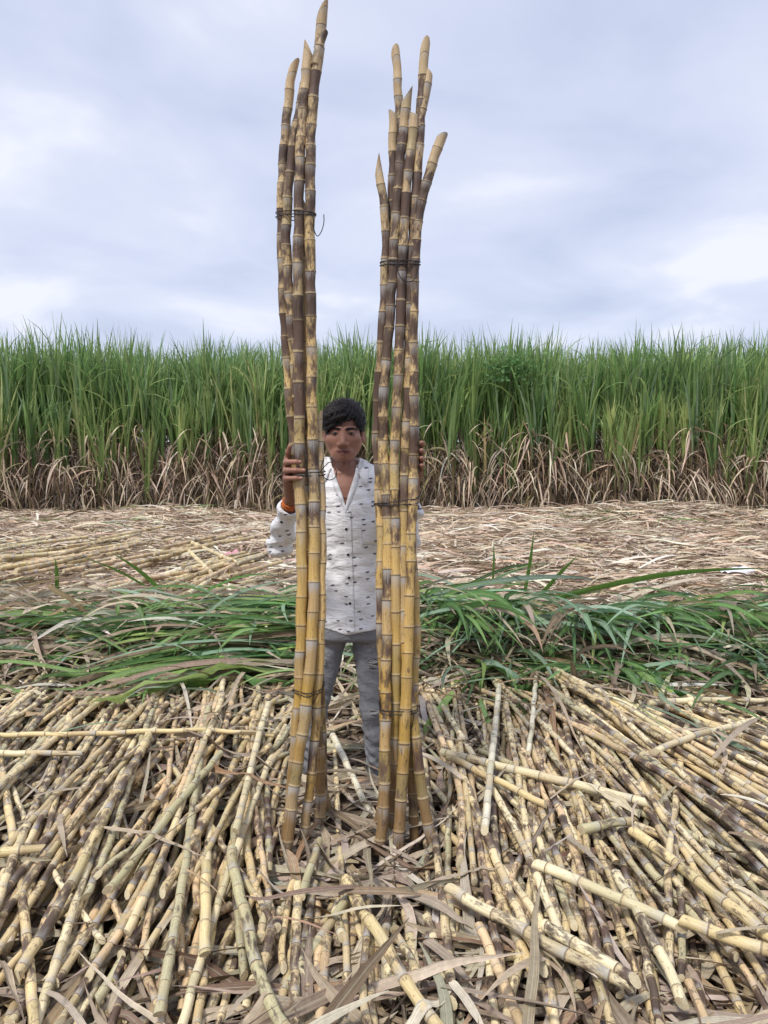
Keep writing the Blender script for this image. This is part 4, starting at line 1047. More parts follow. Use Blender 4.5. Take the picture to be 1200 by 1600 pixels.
def hand_left(P):
    d = s_cap(P, WRL, at(451, 752, 3.035), 0.0215, 0.020)
    d = smin(d, s_cap(P, at(453, 756, 3.05), at(456, 733, 3.035), 0.018, 0.016), 0.012)
    for y, tx, r in ((722, 471, .0095), (735, 477.5, .0098), (747.5, 473, .0088)):
        k = at(447, y + 1, 2.995)
        d = smin(d, s_cap(P, at(451, 750, 3.035), k, 0.016, 0.0125), 0.012)
        fg = s_cap(P, k, at(449, y, 2.938), 0.0118, r * 1.05)
        fg = smin(fg, s_cap(P, at(449, y, 2.938), at(462, y - 0.3, 2.934), r * 1.05, r * 0.96), 0.004)
        fg = smin(fg, s_cap(P, at(462, y - 0.3, 2.934), at(tx - 3, y + 0.3, 2.938), r * 0.96, r * 0.80), 0.004)
        d = smin(d, fg, 0.004)
    k = at(449.5, 715, 3.005)
    d = smin(d, s_cap(P, at(451, 745, 3.035), k, 0.016, 0.0125), 0.012)
    fg = smin(s_cap(P, k, at(450, 706, 2.985), 0.0115, 0.0105), s_cap(P, at(450, 706, 2.985), at(453, 697.5, 2.972), 0.0102, 0.0085), 0.004)
    d = smin(d, fg, 0.004)
    th = smin(s_cap(P, at(455, 765, 3.065), at(466, 742, 3.085), 0.016, 0.0125), s_cap(P, at(466, 742, 3.085), at(479, 730, 3.075), 0.0120, 0.0095), 0.006)
    return smin(d, th, 0.010)
def hand_right(P):
    d = s_cap(P, WRR, at(650, 740, 3.075), 0.0215, 0.021)
    for y, r in ((695, .0098), (707, .0100), (719, .0098), (730.5, .0088)):
        k = at(655, y + 6, 3.05)
        d = smin(d, s_cap(P, at(650, 744, 3.08), k, 0.018, 0.0125), 0.012)
        fg = smin(s_cap(P, k, at(660, y, 3.005), 0.0118, r), s_cap(P, at(660, y, 3.005), at(660, y - 2.0, 2.968), r, r * .95), 0.004)
        fg = smin(fg, s_cap(P, at(660, y - 2.0, 2.968), at(658.5, y - 3.5, 2.945), r * .95, r * 0.8), 0.004)
        d = smin(d, fg, 0.004)
    th = smin(s_cap(P, at(647, 760, 3.10), at(636, 742, 3.09), 0.016, 0.0125), s_cap(P, at(636, 742, 3.09), at(624, 732, 3.075), 0.012, 0.0095), 0.006)
    return smin(d, th, 0.010)
def head(P):
    q = P - HD
    s = np.abs(q[:, 0]); m = np.stack([s, q[:, 1], q[:, 2]], -1)          # mirrored half
    d = s_ell(q, (0, 0.014, 0.042), (0.0735, 0.092, 0.078))
    d = smin(d, s_ell(q, (0, -0.026, -0.024), (0.0715, 0.065, 0.077)), 0.022)
    d = smin(d, s_ell(q, (0, -0.062, -0.097), (0.033, 0.024, 0.022)), 0.026)                    # chin
    d = smin(d, s_cap(m, (0.060, -0.004, -0.048), (0.036, -0.050, -0.090), 0.0145, 0.0150), 0.026)   # jaw line
    d = smin(d, s_ell(m, (0.050, -0.054, -0.026), (0.021, 0.019, 0.020)), 0.024)               # cheekbone
    d = smin(d, s_cap(m, (0.012, -0.0815, 0.021), (0.046, -0.067, 0.022), 0.0080, 0.0070), 0.012)  # brow
    d = smax(d, -s_ell(m, (0.0335, -0.1025, 0.000), (0.019, 0.020, 0.0105)), 0.010)               # eye hollow
    d = smin(d, s_ell(m, (0.0335, -0.0735, 0.0008), (0.0158, 0.0130, 0.0105)), 0.004)            # lids
    d = smin(d, s_cap(q, (0, -0.079, 0.010), (0, -0.100, -0.038), 0.0085, 0.0115), 0.014)       # nose
    d = smin(d, s_ell(q, (0, -0.1010, -0.0445), (0.0145, 0.0110, 0.0100)), 0.007)
    d = smin(d, s_ell(m, (0.0160, -0.0900, -0.0475), (0.0090, 0.011, 0.0078)), 0.006)
    d = smax(d, -s_ell(m, (0.0080, -0.100, -0.0555), (0.0045, 0.006, 0.0042)), 0.003)
    d = smin(d, s_ell(q, (0, -0.068, -0.074), (0.037, 0.021, 0.021)), 0.014)                     # mouth mound
    d = smin(d, s_cap(m, (0.0, -0.0905, -0.0712), (0.028, -0.0770, -0.0760), 0.0054, 0.0030), 0.004)
    d = smin(d, s_cap(m, (0.0, -0.0885, -0.0848), (0.025, -0.0780, -0.0805), 0.0070, 0.0035), 0.004)
    d = smax(d, -s_cap(m, (0.0, -0.0975, -0.0778), (0.031, -0.0815, -0.0775), 0.0030, 0.0022), 0.003)
    ear = s_ell(np.stack([m[:, 0] - 0.25 * (m[:, 1] - 0.012), m[:, 1], m[:, 2]], -1), (0.0815, 0.012, -0.012), (0.0095, 0.018, 0.031))
    ear = smax(ear, -s_ell(m, (0.0905, 0.004, -0.009), (0.0070, 0.010, 0.019)), 0.005)
    d = smin(d, ear, 0.008)
    nk = s_cap(P, HD + (0, 0.026, -0.06), HD + (0.0, 0.036, -0.175), 0.044, 0.049)
    nk = smin(nk, s_cap(np.stack([s, q[:, 1], q[:, 2]], -1), (0.040, 0.026, -0.060), (0.012, -0.006, -0.170), 0.010, 0.010), 0.014)
    nk = smin(nk, s_ell(q, (0, -0.012, -0.125), (0.010, 0.010, 0.014)), 0.010)
    return smin(d, nk, 0.014)
def body_f(P):
    d = loft(P, TZ, TA, TB)
    d = smax(d, P[:, 2] - 1.40, 0.02); d = smax(d, 0.66 - P[:, 2], 0.03)
    cx, _ = tor_c(P[:, 2])
    d = smin(d, s_cap(P, HD + (0, 0.045, -0.150), SHL + (0.03, 0, 0.0), 0.036, 0.040), 0.02)
    d = smin(d, s_cap(P, HD + (0, 0.045, -0.150), SHR + (-0.03, 0, 0.0), 0.036, 0.040), 0.02)
    for S_, E_, W_ in ((SHL, ELL, WRL), (SHR, ELR, WRR)):
        d = smin(d, s_cap(P, S_, E_, 0.042, 0.034), 0.02)
        d = smin(d, s_cap(P, E_, W_, 0.038, 0.023), 0.015)
    for H_, K_, A_ in ((HIPL, KNL, FOOT_L), (HIPR, KNR, FOOT_R)):
        d = smin(d, s_cap(P, H_, K_, 0.066, 0.046), 0.02)
        d = smin(d, s_cap(P, K_, A_, 0.046, 0.032), 0.01)
        d = smin(d, s_cap(P, A_ + (0, 0.01, -0.035), A_ + (0, -0.13, -0.05), 0.034, 0.026), 0.02)
    d = smin(d, near_only(P, HLC, 0.115, hand_left), 0.008)
    d = smin(d, near_only(P, HRC, 0.125, hand_right), 0.008)
    # collar bones and the hollow of the throat
    for sx in (-1, 1):
        d = smin(d, s_cap(P, HD + (sx * 0.014, -0.035, -0.168), HD + (sx * 0.06, -0.020, -0.166), 0.007, 0.006), 0.012)
    return smin(d, near_only(P, HD + (0, 0, -0.025), 0.20, head, 0.04), 0.020)
PO = np.array([(FOOT_L[0] + FOOT_R[0]) / 2, 3.46, 0.0])
MAN = empty('person', PO)
tag(MAN, 'young man in white printed shirt and torn grey jeans holding up two cane bundles', 'person')

def skin_material():
    g = NT('skin'); c = g.attr('col', 'Color'); p = g.obj()
    n = g.noise(p, 90.0, 4.0, 0.6); n2 = g.noise(p, 14.0, 3.0)
    k = g.node('MapRange', i0=n, i1=0.3, i2=0.7, i3=0.90, i4=1.10)
    col = g.mix(1.0, c, g.comb(k, k, k), 'MULTIPLY')
    col = g.mix(g.math('MULTIPLY', g.step(0.5, 0.75, n2), 0.10), col, (0.22, 0.10, 0.07, 1))
    return g.done(g.bsdf(col, 0.50, g.bump(n, 0.12, 0.002), 0.42, Subsurface_Weight=0.08, Subsurface_Radius=(0.01, 0.004, 0.002), Subsurface_Scale=0.4))
M['skin'] = skin_material()
V, Q = nets(body_f, (-0.62, 2.88, -0.06), (0.20, 3.66, 1.70), 0.0037)
V = relax(V, Q, 1, 0.25)
q = V - HD
sk = np.tile(np.array(lin(152, 109, 91)), (len(V), 1))
def blend(mask, col):
    global sk
    sk = sk * (1 - mask[:, None]) + np.array(col) * mask[:, None]
fr_ = smoothstep(0.02, -0.03, q[:, 1]) if False else (q[:, 1] < -0.03).astype(float)
ell2 = lambda cx, cz, rx, rz: np.clip(1.5 - 1.5 * np.sqrt(((np.abs(q[:, 0]) - cx) / rx) ** 2 + ((q[:, 2] - cz) / rz) ** 2), 0, 1) * fr_
blend(np.clip(ell2(0, -0.0785, 0.035, 0.0115) * 1.6, 0, 1) * 0.85, lin(116, 64, 62))
blend(ell2(0, -0.0778, 0.034, 0.0034), lin(46, 24, 22))                       # lips
blend(ell2(0, -0.0665, 0.030, 0.006) * 0.35, lin(88, 56, 46))                   # first moustache
blend(ell2(0, -0.108, 0.022, 0.016) * 0.18, lin(95, 62, 50))
blend(ell2(0.0335, -0.001, 0.025, 0.015) * 0.5, lin(92, 56, 46))               # shade of the eye sockets under the brow, painted into the skin
hands = np.minimum(np.linalg.norm(V - WRL, axis=1), np.linalg.norm(V - WRR, axis=1))
blend((hands < 0.16).astype(float) * 0.45, lin(110, 70, 58))
body = link('body', mk_mesh('body', V - PO, Q, mats=[M['skin']], attrs={'col': np.c_[sk, np.ones(len(V))]}), MAN)
# nails of the hand in front
nail = plain_material('nail', lin(176, 130, 112), 0.35, 80, 0.05, 0.02)
for y, tx in ((722, 471), (735, 477.5), (747.5, 473)):
    c = at(tx - 3.2, y - 0.6, 2.9305)
    u, v = np.meshgrid(np.linspace(-1, 1, 6), np.linspace(-1, 1, 5))
    kk = np.sqrt(np.clip(1 - (u * .75) ** 2 * 1.0, 0, 1))
    VV = np.stack([c[0] + u * 0.0065, c[1] + 0.0030 * v * v + 0.0015 * u * u - 0.0005, c[2] + v * 0.0048 * kk], -1).reshape(-1, 3) - PO
    i = (np.arange(4)[:, None] * 6 + np.arange(5)[None]).ravel()
    link('fingernail', mk_mesh('fingernail', VV, np.stack([i, i + 1, i + 7, i + 6], -1), mats=[nail]), body)
# eyes
def ball(c, r, nu=16, nv=10, sc=(1, 1, 1)):
    th = np.linspace(0, 2 * math.pi, nu + 1)[:-1]; ph = np.linspace(0, math.pi, nv)
    T, Pp = np.meshgrid(th, ph)
    v = np.stack([np.sin(Pp) * np.cos(T) * sc[0], np.sin(Pp) * np.sin(T) * sc[1], np.cos(Pp) * sc[2]], -1) * r
    i = np.arange(nv - 1)[:, None] * nu; j = np.arange(nu)[None]
    return v.reshape(-1, 3) + np.asarray(c), np.stack([i + j, i + nu + j, i + nu + (j + 1) % nu, i + (j + 1) % nu], -1).reshape(-1, 4)
m_white = plain_material('eye_white', (0.25, 0.22, 0.20), 0.5, 40, 0.05, 0.0)
m_iris = plain_material('iris', (0.010, 0.007, 0.006), 0.12, 40, 0.1, 0.0)
m_hair = plain_material('black_hair', (0.011, 0.009, 0.010), 0.50, 60, 0.3, 0.3, 0.22)
for sx in (-1, 1):
    c = HD + (sx * 0.0335, -0.0785, -0.0018)
    V, Q = ball(c - PO, 0.0095, sc=(1.30, 0.95, 0.46))
    eb = link('eyeball', mk_mesh('eyeball', V, Q, mats=[m_white]), body)
    V, Q = ball(c + (0.0005, -0.0075, 0.0004) - PO, 0.0056, sc=(1, 0.5, 0.86))
    link('iris', mk_mesh('iris', V, Q, mats=[m_iris]), eb)
    # lashes: a dark rim over the eye
    t = np.linspace(-1, 1, 9)
    p_ = np.stack([c[0] + t * 0.0140, c[1] - 0.0092 + 0.0050 * t * t, c[2] + 0.0050 - 0.0042 * t * t], -1) - PO
    V, Q = tube(p_, 0.0013 * (1.15 - t * t * 0.6), 5)
    link('eyelashes', mk_mesh('eyelashes', V, Q, mats=[m_hair]), body)
    # eyebrow: short hairs lying outwards
    n_ = 90
    u = np.linspace(0, 1, n_)
    bx_ = sx * (0.011 + 0.042 * u) + R.normal(0, 0.0006, n_); bz_ = 0.0150 + 0.0040 * np.sin(u * 2.6) - 0.002 * u + R.normal(0, 0.0019, n_) * (1.15 - u)
    b0 = np.stack([HD[0] + bx_, np.full(n_, HD[1] - 0.10), HD[2] + bz_], -1)
    for _ in range(14):
        dd = head(b0); b0[:, 1] += np.clip(dd, -0.01, 0.01)
    b0[:, 1] -= 0.0012
    yw = np.where(sx > 0, R.normal(0.25, 0.15, n_), math.pi - R.normal(0.25, 0.15, n_))
    V, Q, C = blades(b0, yw, R.normal(1.15, 0.15, n_), 1.6, 0.0100, 0.0024, 2, three=False, blunt=0.8, roll0=math.pi / 2, col=np.full((n_, 3), 0.02))
    link('eyebrow', mk_mesh('eyebrow', V - PO, Q, mats=[m_hair], attrs={'col': C}), body)
# the closed mouth's line
u = np.linspace(-1, 1, 15)
b0 = np.stack([HD[0] + u * 0.029, np.full(15, HD[1] - 0.10), HD[2] - 0.0780 + 0.0009 * np.cos(u * 6) + 0.0010 * u * u], -1)
for _ in range(16): b0[:, 1] += np.clip(head(b0), -0.01, 0.01) * 0.9
b0[:, 1] -= 0.0002
VV, QQ = tube(b0 - PO, 0.0015 * (1.1 - 0.7 * u * u), 5)
link('lip_line', mk_mesh('lip_line', VV, QQ, mats=[plain_material('lip_line', lin(62, 32, 30), 0.6, 60, 0.1, 0.1)]), body)
# hair: a swept mass and loose locks over it
HLX = np.array([-0.085, -0.071, -0.058, -0.040, -0.016, 0.015, 0.043, 0.060, 0.068, 0.080])
HLZ = np.array([-0.026, -0.016, 0.010, 0.030, 0.043, 0.053, 0.060, 0.040, 0.008, -0.006])
def hair_f(P):
    q = P - HD
    d = s_ell(q, (0.0, 0.018, 0.050), (0.0905, 0.107, 0.0885))
    d = smin(d, s_ell(q, (-0.020, -0.045, 0.078), (0.062, 0.055, 0.042)), 0.03)       # fringe swept to the viewer's left
    d = smin(d, s_ell(q, (-0.052, -0.050, 0.040), (0.032, 0.040, 0.045)), 0.02)
    d = smin(d, s_ell(q, (0.015, 0.02, 0.105), (0.055, 0.07, 0.036)), 0.03)
    fz = np.interp(q[:, 0], HLX, HLZ) + 0.004 * np.sin(q[:, 0] * 190) + 0.003 * np.sin(q[:, 0] * 410 + 1)
    t1 = smoothstep(-0.035, -0.012, q[:, 1]); t2 = smoothstep(0.022, 0.045, q[:, 1])
    lim = fz * (1 - t1) + (0.010) * t1 * (1 - t2) - 0.075 * t2
    d = smax(d, (lim - q[:, 2]) * 0.8, 0.006)
    w = q[:, 0] * 1.0 - q[:, 2] * 1.25 + q[:, 1] * 0.6
    d = d + 0.0032 * np.sin(w * 170 + 3 * np.sin(q[:, 0] * 40 + q[:, 1] * 25)) + 0.0018 * np.sin(w * 480 + q[:, 1] * 90)
    return d
V, Q = nets(hair_f, HD + (-0.115, -0.125, -0.09), HD + (0.115, 0.145, 0.165), 0.0036)
hair = link('hair', mk_mesh('hair', V - PO, Q, mats=[m_hair]), MAN)
n_ = 760
rt = V[R.integers(0, len(V), n_ * 3)]
rt = rt[(rt[:, 2] > HD[2] + 0.02)][:n_]; n_ = len(rt)
def grad(f, P, e=0.002):
    return unit(np.stack([f(P + np.eye(3)[k] * e) - f(P - np.eye(3)[k] * e) for k in range(3)], -1))
S_ = 7; path = [rt]
dirs = unit(np.stack([np.where(rt[:, 1] < HD[1] + 0.02, -0.85, R.normal(0, .3, n_)), np.where(rt[:, 1] < HD[1] + 0.03, -0.45, 0.6), np.where(rt[:, 0] > HD[0] + 0.05, -0.9, np.where(rt[:, 0] < HD[0] - 0.05, -0.5, -0.05))], -1) + R.normal(0, 0.22, (n_, 3)))
lift = R.uniform(0.002, 0.008, n_) + (R.random(n_) < 0.22) * R.uniform(0.004, 0.016, n_)
stp = R.uniform(0.005, 0.0095, n_) * np.where((rt[:, 2] < HD[2] + 0.085) & (rt[:, 1] < HD[1]), 0.45, 1.0)
smooth_hair = lambda P: s_ell(P - HD, (0.0, 0.018, 0.050), (0.0905, 0.107, 0.0885))
cur = rt.copy()
for k in range(S_):
    g_ = grad(smooth_hair, cur)
    tdir = unit(dirs - g_ * np.sum(dirs * g_, 1, keepdims=True) * 0.9)
    cur = cur + tdir * stp[:, None] + g_ * (lift / S_ * (1.6 - k * 0.45))[:, None]
    path.append(cur)
path = np.stack(path, 1)
tt = unit(np.gradient(path, axis=1)); gg = grad(smooth_hair, path.reshape(-1, 3)).reshape(path.shape)
sv = unit(np.cross(tt, gg)); ww = 0.0030 * np.linspace(1, 0.15, S_ + 1)[None, :, None]
VV = np.stack([path - sv * ww / 2, path + gg * 0.0008, path + sv * ww / 2], 2).reshape(-1, 3)
b_ = np.arange(n_)[:, None, None] * (S_ + 1) * 3 + np.arange(S_)[None, :, None] * 3 + np.arange(2)[None, None, :]
QQ = np.stack([b_, b_ + 1, b_ + 4, b_ + 3], -1).reshape(-1, 4)
m_lock = plain_material('brown_black_hair', (0.014, 0.010, 0.009), 0.45, 90, 0.6, 0.1, 0.30)
tag(link('hair_locks', mk_mesh('hair_locks', VV - PO, QQ, mats=[m_lock]), hair), kind='stuff')

# ---- shirt
def shirt_material():
    g = NT('printed_shirt_cloth'); p = g.obj(); s = g.sep(p)
    n = g.noise(p, 240.0, 2.0); n2 = g.noise(p, 9.0, 3.0)
    base = g.mix(n2, (0.74, 0.74, 0.755, 1), (0.82, 0.82, 0.825, 1))
    def motif(base, sx, sz, off, thin, keep, col, amt, rot):
        xr = g.math('ADD', g.math('MULTIPLY', s[0], math.cos(rot)), g.math('MULTIPLY', s[2], math.sin(rot)))
        zr = g.math('SUBTRACT', g.math('MULTIPLY', s[2], math.cos(rot)), g.math('MULTIPLY', s[0], math.sin(rot)))
        v = g.comb(g.math('ADD', g.math('MULTIPLY', xr, sx), off), g.math('ADD', g.math('MULTIPLY', zr, sz), off), 0.0)
        vo = g.t.nodes.new('ShaderNodeTexVoronoi'); vo.voronoi_dimensions = '2D'; vo.inputs['Scale'].default_value = 1.0
        vo.inputs['Randomness'].default_value = 0.65; g.put(vo.inputs['Vector'], v)
        cs = g.sep(vo.outputs['Color'])
        dv = g.node('VectorMath', props={'operation': 'SUBTRACT'}, i0=v, i1=vo.outputs['Position'])
        ds = g.sep(dv)
        # a little bird-like dash: wide, flat, bent, ragged
        bend = g.math('SUBTRACT', ds[1], g.math('MULTIPLY', g.math('ABSOLUTE', ds[0]), g.math('MULTIPLY', g.math('SUBTRACT', cs[1], 0.35), 0.75)))
        bend = g.math('ADD', bend, g.math('MULTIPLY', g.math('SUBTRACT', g.noise(p, 130.0, 2.0), 0.5), 0.18))
        q = g.math('ADD', g.math('POWER', g.math('MULTIPLY', g.math('ABSOLUTE', ds[0]), 4.9), 2.0), g.math('POWER', g.math('MULTIPLY', g.math('ABSOLUTE', bend), thin), 2.0))
        m = g.math('SUBTRACT', 1.0, g.step(0.65, 1.0, q))
        m = g.math('MULTIPLY', m, g.math('GREATER_THAN', cs[0], keep))
        return g.mix(g.math('MULTIPLY', m, amt), base, col)
    c = motif(base, 21, 30, 3.3, 8.5, 0.42, (0.060, 0.060, 0.085, 1), 0.90, 0.1)
    c = motif(c, 17, 36, 8.7, 18.0, 0.40, (0.30, 0.30, 0.35, 1), 0.55, -0.15)
    c = g.mix(g.math('MULTIPLY', g.step(0.52, 0.75, g.noise(p, 16.0, 4.0)), 0.20), c, (0.45, 0.42, 0.38, 1))
    fold = g.math('ADD', g.math('MULTIPLY', g.noise(g.comb(g.math('MULTIPLY', s[0], 0.6), s[1], g.math('MULTIPLY', s[2], 1.5)), 22.0, 3.0, 0.5, dist=1.2), 1.0), g.math('MULTIPLY', n, 0.03))
    return g.done(g.bsdf(c, 0.85, g.bump(fold, 0.55, 0.018), 0.15, Sheen_Weight=0.1))
M['shirt'] = shirt_material()
HEMZ = float(at(547, 992, 3.335)[2]); VZ = float(at(541, 797, 3.345)[2])
SZ = [0.50, 0.70, 0.85, 1.00, 1.14, 1.24, 1.31, 1.355, 1.39]
SA = [0.178, 0.176, 0.168, 0.166, 0.174, 0.182, 0.172, 0.122, 0.066]
SB = [0.128, 0.126, 0.118, 0.115, 0.119, 0.115, 0.099, 0.080, 0.060]
CUFL = ELL + (WRL - ELL) * 0.78; CUFR = ELR + (WRR - ELR) * 0.72
def creases(P):
    x, y, z = P[:, 0], P[:, 1], P[:, 2]
    return (0.0030 * np.sin(38 * z + 16 * x + 2.2 * np.sin(11 * x + 9 * z)) + 0.0022 * np.sin(70 * z - 34 * x + 3 * np.sin(20 * z + 6 * x)) + 0.0016 * np.sin(90 * x + 30 * z + 2 * np.sin(25 * z)))
def shirt_torso(P): return loft(P, SZ, SA, SB, 0.0, 2.25)
def vee(P):
    """the open front: half width of the opening at each height"""
    return np.interp(P[:, 2], [VZ, VZ + 0.06, 1.36, 1.42], [0.0005, 0.016, 0.046, 0.060])
def shirt_f(P):
    d = shirt_torso(P)
    d = smax(d, P[:, 2] - 1.395, 0.015)
    for S_ in (SHL, SHR):
        d = smin(d, s_cap(P, HD + (0, 0.04, -0.150), S_, 0.062, 0.064), 0.03)
    for S_, E_, C_ in ((SHL, ELL, CUFL), (SHR, ELR, CUFR)):
        d = smin(d, s_cap(P, S_, E_, 0.064, 0.053), 0.03)
        d = smin(d, s_cap(P, E_, C_, 0.053, 0.042), 0.012)
    arm = np.clip((np.abs(P[:, 0] - tor_c(P[:, 2])[0]) - 0.19) / 0.04, 0, 1)
    d = d + creases(P) * (1 + 0.8 * arm) + arm * 0.0018 * np.sin(58 * (P[:, 2] - 0.8 * P[:, 0] + 0.6 * P[:, 1]) + 2 * np.sin(40 * P[:, 0]))
    cx, cy = tor_c(P[:, 2])
    hem = HEMZ + 1.6 * (P[:, 0] - cx) ** 2 + 0.004 * np.sin(P[:, 0] * 50)
    d = smax(d, (hem - P[:, 2]) * 0.9, 0.004)
    # cuffs end in an open slanted edge
    for E_, C_ in ((ELL, CUFL), (ELR, CUFR)):
        ax = unit(C_ - E_); t = (P - C_) @ ax
        near = np.linalg.norm(P - C_, axis=1) < 0.11
        bev = t - 0.016 + 0.35 * ((P - C_) @ np.array([1.0, 0, 0]))
        d = np.where(near, np.maximum(d, bev * 0.85), d)
        hole = np.maximum(s_cap(P, C_ - ax * 0.05, C_ + ax * 0.2, 0.030, 0.031), -(t + 0.04))
        d = np.where(near, np.maximum(d, -hole), d)
    # neck hole and open front
    nk = s_cap(P, HD + (0, 0.03, -0.10), HD + (0, 0.030, -0.165), 0.062, 0.064)
    d = np.maximum(d, -nk)
    op = np.maximum(np.abs(P[:, 0] - cx + 0.001) - vee(P), P[:, 1] - 3.47)
    op = np.maximum(op, VZ - P[:, 2])
    return np.maximum(d, -op * 0.9)
V, Q = nets(shirt_f, (-0.58, 3.02, HEMZ - 0.05), (0.19, 3.68, 1.45), 0.0048)
V = relax(V, Q, 1, 0.3)
shirt = link('shirt', mk_mesh('shirt', V - PO, Q, mats=[M['shirt']]), MAN)
def front_y(x, z, grow=0.0):
    """y of the shirt's front at (x, z)"""
    x = np.asarray(x, float); z = np.asarray(z, float)
    lo_, hi_ = np.full(x.shape, 3.20), np.full(x.shape, 3.47)
    for _ in range(22):
        m = (lo_ + hi_) / 2
        Pm = np.stack([x, m, z], -1).reshape(-1, 3)
        v = (shirt_torso(Pm) + creases(Pm)).reshape(x.shape) - grow
        hi_ = np.where(v < 0, m, hi_); lo_ = np.where(v < 0, lo_, m)
    return lo_
def sheet(name, X, Y, Z, thick, mat, parent, nrm=None):
    """a cloth piece from a grid of points, given thickness"""
    P0 = np.stack([X, Y, Z], -1)
    du = np.gradient(P0, axis=1); dv = np.gradient(P0, axis=0)
    n = unit(np.cross(du, dv))
    r, c = X.shape
    a = (P0 - n * thick / 2).reshape(-1, 3); b = (P0 + n * thick / 2).reshape(-1, 3)
    i = (np.arange(r - 1)[:, None] * c + np.arange(c - 1)[None]).ravel()
    q1 = np.stack([i, i + 1, i + c + 1, i + c], -1); m = r * c
    q2 = q1[:, ::-1] + m
    ed = list(range(c)) + [k * c + c - 1 for k in range(1, r)] + [(r - 1) * c + k for k in range(c - 2, -1, -1)] + [k * c for k in range(r - 2, 0, -1)]
    q3 = [[ed[(k + 1) % len(ed)], ed[k], ed[k] + m, ed[(k + 1) % len(ed)] + m] for k in range(len(ed))]
    return link(name, mk_mesh(name, np.vstack([a, b]) - PO, np.vstack([q1, q2, np.array(q3)]), mats=[mat]), parent)
# button band
zz = np.linspace(VZ - 0.004, HEMZ + 0.006, 60); uu = np.linspace(-0.015, 0.017, 7)
U, Z = np.meshgrid(uu, zz); X = tor_c(Z)[0] + 0.004 + U
sheet('button_band', X, front_y(X, Z) - 0.0035, Z, 0.003, M['shirt'], shirt)
m_btn = plain_material('black_button', (0.012, 0.011, 0.014), 0.3, 60, 0.2, 0.05)
def button(c, ax, r=0.0056):
    ax = unit(np.asarray(ax, float)); e1 = unit(np.cross(ax, [0, 0, 1.0])); e2 = np.cross(ax, e1)
    th = np.linspace(0, 2 * math.pi, 17)[:-1]
    rings = [(0.0, -0.002), (0.55, 0.0006), (0.8, 0.0016), (1.0, 0.0010), (1.0, -0.002)]
    VV = np.concatenate([c + ax * h + r * k * (np.cos(th)[:, None] * e1 + np.sin(th)[:, None] * e2) for k, h in ((0.02, .0004), (0.55, .0006), (0.8, .0018), (1.0, .0010), (1.0, -.0025))])
    i = np.arange(4)[:, None] * 16; j = np.arange(16)[None]
    link('button', mk_mesh('button', VV - PO, np.stack([i + j, i + 16 + j, i + 16 + (j + 1) % 16, i + (j + 1) % 16], -1).reshape(-1, 4), mats=[m_btn]), shirt)
for px, py in ((541, 827), (544, 867), (545.5, 903), (547, 943)):
    w = at(px, py, 3.35); y_ = float(front_y(np.array([w[0]]), np.array([w[2]]))[0]); w = at(px, py, y_ - 0.006)
    button(w, (0, -1, 0))
w = at(441, 815, 3.16)
for _ in range(40): w = w + np.array([0, float(shirt_f(w[None])[0]) * 0.7, 0])
button(w, grad(shirt_f, w[None])[0], 0.0062)
# collar: stand and fall round the neck, points lying on the chest
uu = np.linspace(-1, 1, 41); tt_ = np.linspace(0, 1, 9)
U, T = np.meshgrid(uu, tt_)
ang = U * math.radians(144)                              # 0 is the nape
nx_, ny_ = np.sin(ang), np.cos(ang)
frontness = smoothstep(0.45, 1.0, np.abs(U))
rx_, ry_ = 0.066 + 0.006 * frontness, 0.064 + 0.004 * frontness
X = HD[0] + nx_ * rx_; Y = HD[1] + 0.033 + ny_ * ry_
ztop = HD[2] - 0.118 - 0.030 * frontness - 0.010 * frontness ** 3
fall = 0.050 + 0.018 * smoothstep(0.7, 1.0, np.abs(U))
out = 0.004 + 0.034 * T ** 0.8
X = X + np.sign(nx_) * np.abs(nx_) * out + np.sign(U) * 0.022 * T * smoothstep(0.75, 1.0, np.abs(U))
Y = Y + ny_ * out * 0.75 - 0.010 * T * frontness
Z = ztop + 0.010 * np.sin(np.minimum(T * 4, 1) * math.pi) - fall * np.clip(T - 0.08, 0, 1)
Pc = np.stack([X, Y, Z], -1).reshape(-1, 3)              # rest it on the shirt
for _ in range(12):
    dd = shirt_f(Pc); g_ = grad(shirt_f, Pc)
    Pc = Pc + g_ * np.clip(0.006 - dd, 0, 0.01)[:, None] * 0.7
Pc = Pc.reshape(X.shape + (3,))
sheet('collar', Pc[..., 0], Pc[..., 1], Pc[..., 2], 0.0028, M['shirt'], shirt)
# turned-back edges of the open front
m_in = plain_material('shirt_inside', (0.74, 0.74, 0.75), 0.85, 25, 0.06, 0.5, 0.15)
for sx in (-1, 1):
    zz = np.linspace(VZ - 0.012, HD[2] - 0.146, 30); uu = np.linspace(0, 1, 6)
    U, Z = np.meshgrid(uu, zz)
    k = (Z - zz[0]) / (zz[-1] - zz[0])
    wid = np.interp(k, [0, 0.25, 0.6, 1.0], [0.005, 0.016, 0.024, 0.006])
    X = tor_c(Z)[0] - 0.001 + sx * (vee(np.stack([Z * 0, Z * 0, Z], -1).reshape(-1, 3)).reshape(Z.shape) - 0.004 + U * wid)
    Y = front_y(X, np.minimum(Z, 1.33)) - 0.0035 * (1 - k ** 4) - 0.007 * np.sin(U * math.pi) * (0.4 + k) * (1 - k ** 3) + 0.03 * np.clip(k - 0.8, 0, 1) + 0.0012 * np.sin(k * 30 + U * 3)
    sheet('lapel', X, Y, Z, 0.0026, m_in, shirt)
# chest pocket, only its upper edge tells
zz = np.linspace(at(580, 812, 3.37)[2], at(580, 850, 3.37)[2], 14); uu = np.linspace(0, 1, 10)
U, Z = np.meshgrid(uu, zz); X = at(566, 812, 3.37)[0] + U * 0.085
sheet('pocket', X, front_y(X, Z) - 0.0028, Z, 0.002, M['shirt'], shirt)
